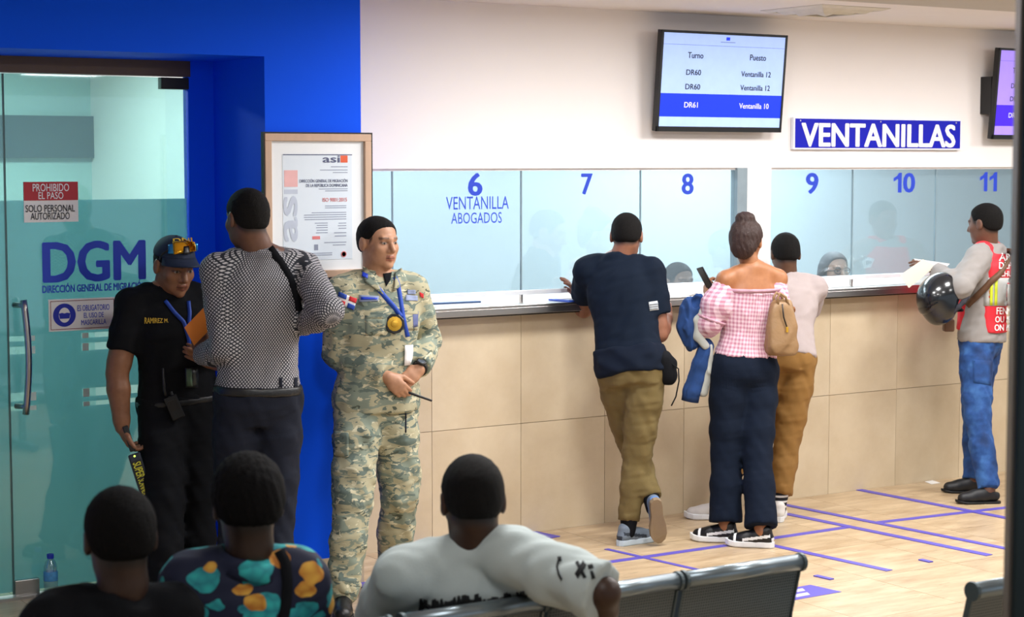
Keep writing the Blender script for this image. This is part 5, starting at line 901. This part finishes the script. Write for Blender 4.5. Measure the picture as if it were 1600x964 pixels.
patch('reflective_band', B, [(1539, 434), (1584, 434), (1584, 478), (1537, 478)], rfl, vs_, .003, 8, 5); patch('yellow_stripe', B, [(1547, 440), (1551, 440), (1550, 477), (1546, 477)], yel, vs_, .006, 2, 5); patch('yellow_stripe', B, [(1554, 438), (1558, 438), (1557, 477), (1553, 477)], yel, vs_, .006, 2, 5); patch('logo_block', B, [(1573, 442), (1582, 442), (1582, 470), (1571, 470)], vestm, vs_, .006, 3, 4)
for body, x0, x1, y0, y1 in (('FENM', 1556, 1580, 480, 491), ('OU PE', 1554, 1580, 494, 504), ('ON PE', 1553, 1580, 507, 517), ('AR', 1560, 1580, 396, 408), ('DEP', 1560, 1580, 410, 420), ('CHU', 1562, 1580, 423, 432)): patch_text('vest_lettering', B, [(x0, y0), (x1, y0), (x1, y1), (x0, y1)], body, wq, vs_, .005, .035)
Bs = bvh(sh, vs_); strp = mat('brown_strap', '#5a3c26', .6, var=.15); ribbon('shoulder_strap', Bs, [(1578, 388), (1574, 405), (1560, 428), (1540, 448), (1524, 465), (1512, 478)], .038, strp, p.root, .008)
c = at(1482, 508, 11.10); tag(bev(obj('strap_pouch', *obox(c, (RIGHT, FWD, UP), (.032, .03, .038)), strp), .01), 'small brown pouch hanging below the motorcycle helmet', 'pouch')
# helmet
hc_ = at(1468, 462, 11.02); hu = nz(-RIGHT * .62 + UP * .62 - FWD * .1); hf_ = -RIGHT * .55 - UP * .75 - FWD * .25; hf_ = nz(hf_ - hu * (hf_ @ hu)); hl = np.cross(hu, hf_); axh = np.array([hl, hf_, hu]); hm_ = mat('helmet_black', '#11161c', .22, var=.2, coat=.5)
t = thing('motorcycle_helmet', hc_ - UP * .15, 'black motorcycle helmet hanging on the forearm beside the red vest', 'helmet'); V, F = net([('u', ell(hc_, (.125, .150, .130), axh), 0), ('u', ell(hc_ + hf_ * .065 - hu * .075, (.100, .085, .065), axh), .06), ('s', ell(hc_ - hu * .11 - hf_ * .035, (.095, .115, .11), axh), .012)], .007); obj('helmet_shell', V, F, hm_, t, True)
V, F = net([('u', ell(hc_ + hf_ * .016 + hu * .012, (.119, .142, .064), axh), 0), ('i', half(hc_ + hf_ * .07, -hf_), .004)], .008); obj('visor', V, F, mat('smoked_visor', '#0a0d12', .08, coat=.6), t, True); V, F = net([('u', chain([hc_ + hl * .11 * math.cos(a) + hf_ * (.13 * math.sin(a) - .035) - hu * .098 for a in np.linspace(0, 2 * math.pi, 20)], .014), 0)], .007); obj('neck_padding', V, F, mat('helmet_padding', '#2c2c34', .9), t, True); obj('chin_strap', *tube([hc_ + hl * .09 - hu * .09, hc_ + hl * .05 - hu * .15 - hf_ * .02, hc_ - hl * .06 - hu * .13], .008, 8), cl_black, t, True)
# papers in his hand
wp = p.W[1]; Dp = (wp - CAM) @ FWD
for px, lb, col in (([(1406, 430), (1442, 405), (1462, 416), (1420, 450)], 'cream paper held out toward window ten, nearer of the two', '#e8dfcf'), ([(1428, 404), (1484, 412), (1470, 425), (1440, 426)], 'white paper held out toward window ten, farther of the two', '#eef0f2')):
    q = [at(x, y, Dp + .02 + (.03 if 'farther' in lb else -.05) + .0005 * (x - 1440)) for x, y in px]; V, F = shell(q, [(0, 1, 2, 3)], .003); tag(obj('held_paper', V, F, mat('paper_' + col[1:], col, .8, var=.03)), lb, 'paper', 'papers held at window ten')
# ---- clerks behind the glass
P_ = ony(1061, 446, .76); Dc = (P_ - CAM) @ FWD
p = Person('clerk with short dark hair and blue mask behind window eight', (P_[0], P_[1], 0), .98, (1063, 640), Dc + .1, (1062, 486), Dc + .05, 33, 33, '#8a6a58'); p.arm(1, (1105, 560), -1, (1090, 585), -1, pn=-UP, curl=.3); p.arm(-1, (1020, 560), -1, (1040, 590), -1, pn=-UP, curl=.3)
for q in (1, -1): p.leg(q, p.H[q] + p.fh * .24 - UP * (p.H[q][2] - .085), p.fh, pole=p.fh + UP * .5)
p.head((1061, 442), Dc, 30, 0, 0, 1.03, res=.0045); p.body(res=.012); p.hair(hairb, .006); p.top(mat('clerk_navy', '#2a3550', .85), hem=-.05, inf=.014, name='clerk_shirt', res=.011); p.legs(cl_char, name='trousers', res=.012); p.shoes(leather, rubber, 'loafer')
w = p.w; ax = p.hax; V, F = net([('u', ell(w(0, .045, -.055), np.array((.066, .064, .042)) * p.hs, ax), 0), ('i', half(w(0, .02, 0), -ax[1]), .004), ('i', half(w(0, 0, -.018), ax[2]), .004)], .006); obj('face_mask', V, F, mat('mask_blue', '#3b63c0', .8), p.root, True)
P_ = ony(1303, 427, .74); Dc = (P_ - CAM) @ FWD
p = Person('woman clerk with glasses and long dark hair behind window nine', (P_[0], P_[1], 0), .95, (1300, 600), Dc + .1, (1302, 464), Dc + .05, 33, 33, '#b98f78', fem=True); p.arm(1, (1335, 530), -1, (1325, 555), -1, pn=-UP, curl=.3); p.arm(-1, (1268, 530), -1, (1285, 555), -1, pn=-UP, curl=.3)
for q in (1, -1): p.leg(q, p.H[q] + p.fh * .24 - UP * (p.H[q][2] - .085), p.fh, pole=p.fh + UP * .5)
p.head((1304, 424), Dc, 22, -3, 0, 1.0, res=.0042, lips='#a0605a', fade=False); p.body(res=.012); w = p.w; ax = p.hax
p.hair(mat('dark_hair', '#15131a', .5, var=.3, vs=60, bump=.5, bs=250, stretch=(1, 1, .3)), .012, line=([-.13, -.06, -.03, -.01, .02, .034, .044, .054, .065, .11], [-.2, -.2, -.15, -.06, .0, .03, .052, .070, .080, .095]), soft=.008, extra=[('u', chain([w(-.078, -.02, .03), w(-.088, -.025, -.06), w(-.085, -.01, -.14)], [.030, .032, .026]), .03), ('u', chain([w(.078, -.02, .03), w(.084, -.03, -.06), w(.080, -.03, -.12)], [.026, .026, .020]), .03), ('u', ell(w(0, -.075, -.03), (.075, .045, .09), ax), .03)]); p.top(mat('clerk_dark', '#1c2030', .85), hem=-.05, inf=.012, name='clerk_blouse', res=.011); p.legs(cl_char, name='trousers', res=.012); p.shoes(leather, rubber, 'loafer')
gls = obj('glasses', *tube([w(-.078, .02, .006), w(-.058, .088, .006)], .003, 6), black, p.root, True)
for q in (-1, 1): obj('lens_rim', *tube([w(q * .033 + .025 * math.cos(a), .103 - .010 * abs(math.cos(a)), .003 + .019 * math.sin(a)) for a in np.linspace(0, 2 * math.pi, 20)[:-1]], .0032, 6, True), black, gls, True)
obj('temple_arm', *tube([w(.078, .02, .006), w(.058, .088, .006)], .003, 6), black, gls, True)
# ---- seated people in the foreground row
def sit(p, sh_=None):
    for q in (1, -1): p.leg(q, p.H[q] + p.fh * .46 + p.lh * q * .05 - UP * (p.H[q][2] - .085), p.fh, pole=p.fh + UP * .8)
def seatpx(x, y, D): return (x, y), D
Fy = 213
def pel(x, Y=-3.83, z=.53):   # hip point on a seat of the row
    p_ = np.array([x, Y, z]); d = p_ - CAM; zc = d @ CF; return (800 + FPX * (d @ RIGHT) / zc, 482 - FPX * (d @ CU) / zc), d @ FWD
b0, Db = pel(-1.74); p = Person('seated man in pale grey printed tee with one arm over the bench', (-1.74, -3.83, 0), 1.02, b0, Db, (742, 866), 5.16, 206, 196, '#3d2619', build=1.06, sw=.19)
p.S[-1] = at(806, 872, 5.08); p.S[1] = at(632, 902, 5.10)
p.arm(-1, (944, 926), -1, (930, 1010), 1, pn=-UP, curl=.5, Lu=.30); p.arm(1, (585, 1000), 1, (600, 1100), 1, pn=-UP, curl=.5, Lu=.30); sit(p)
p.head((738, 784), 5.14, 192, 10, 0, 1.07, nk=.064); p.body(armr=1.1); p.hair(hairb, .006); gt = mat('pale_grey_tee', '#bcc7c6', .9, var=.05, bump=.1, bs=200); sh = p.top(gt, hem=-.12, inf=.026, slv=('s', 'e'), name='printed_tee', slr=1.18, amp=.006, fr=34, seed=12); p.neckband(gt, .080, .010); p.legs(cl_char, inf=.012); p.shoes(leather, rubber, 'loafer')
B = bvh(sh); ink = mat('black_print', '#16191c', .85)
def cross(cx, cy, r): 
    for s_ in (1, -1): patch('print_stroke', B, [(cx - r, cy - r * s_ - 2), (cx - r + 5, cy - r * s_ - 4 * s_), (cx + r, cy + r * s_ + 2), (cx + r - 5, cy + r * s_ + 4 * s_)], ink, sh, .004, 6, 2)
cross(908, 891, 9); patch('print_stroke', B, [(918, 884), (926, 882), (928, 888), (920, 890)], ink, sh, .004, 3, 3); patch('print_stroke', B, [(922, 893), (926, 892), (929, 903), (924, 905)], ink, sh, .004, 3, 3); ribbon('print_line', B, [(874, 873), (871, 886), (874, 897), (879, 906)], .006, ink, sh, .004, .001); patch('print_dot', B, [(871, 871), (877, 870), (878, 877), (872, 878)], ink, sh, .004, 3, 3)
rr = random.Random(5)
for k in range(26):
    x = 655 + k * 6.6; y0 = 944 - .075 * (x - 655) - rr.uniform(0, 9); patch('print_stroke', B, [(x, y0), (x + rr.uniform(3, 7), y0 + rr.uniform(-3, 2)), (x + 8, y0 + 14), (x - 1, y0 + 15)], ink, sh, .004, 2, 3)
ribbon('print_line', B, [(657, 934), (658, 946), (660, 956)], .008, ink, sh, .004, .001)
b0, Db = pel(-2.50); p = Person('seated person in teal and yellow floral shirt with a black strap', (-2.50, -3.83, 0), 1.0, b0, Db, (388, 886), 4.78, 210, 192, '#2e1d15', build=1.0, sw=.135)
p.arm(1, (308, 1010), 1, (315, 1110), 1, pn=-UP, curl=.5, Lu=.27); p.arm(-1, (472, 1000), 1, (465, 1100), 1, pn=-UP, curl=.5, Lu=.27); sit(p)
p.head((387, 789), 4.78, 196, 6, 0, 1.06, nk=.060); p.body(); p.hair(mat('deep_black_hair', '#070607', .85, spec=.15, var=.3, vs=80, bump=.6, bs=260), .014, amp=.003, fr=260); flo = floralmat('floral_cloth'); sh = p.top(flo, hem=-.12, inf=.022, name='floral_shirt', slr=1.25, amp=.005, fr=36, seed=21); p.collar(flo, .078, .036, .6, .024); p.legs(cl_char, inf=.012); p.shoes(leather, rubber, 'loafer')
B = bvh(sh); ribbon('bag_strap', B, [(436, 862), (446, 880), (449, 910), (446, 940), (440, 975)], .028, cl_black, p.root, .006)
b0, Db = pel(-2.98); p = Person('seated person in dark jacket at the lower left corner', (-2.98, -3.83, 0), .98, b0, Db, (190, 948), 4.52, 212, 200, '#332018', build=.98, sw=.145)
p.arm(1, (88, 1090), 1, (120, 1190), 1, pn=-UP, curl=.5); p.arm(-1, (268, 1075), 1, (270, 1180), 1, pn=-UP, curl=.5); sit(p)
p.head((187, 842), 4.52, 202, 6, 0, 1.04, nk=.060); p.body(); p.hair(MATS['deep_black_hair'], .008); jk_ = mat('dark_jacket', '#090b10', .9, spec=.2, var=.15, bump=.1, bs=200); p.top(jk_, hem=-.12, inf=.024, slv=('l', 'l'), name='dark_jacket', slr=1.2, amp=.006, fr=36, seed=31); p.collar(jk_, .074, .045, .5, .020); p.legs(cl_char, inf=.012); p.shoes(leather, rubber, 'loafer')
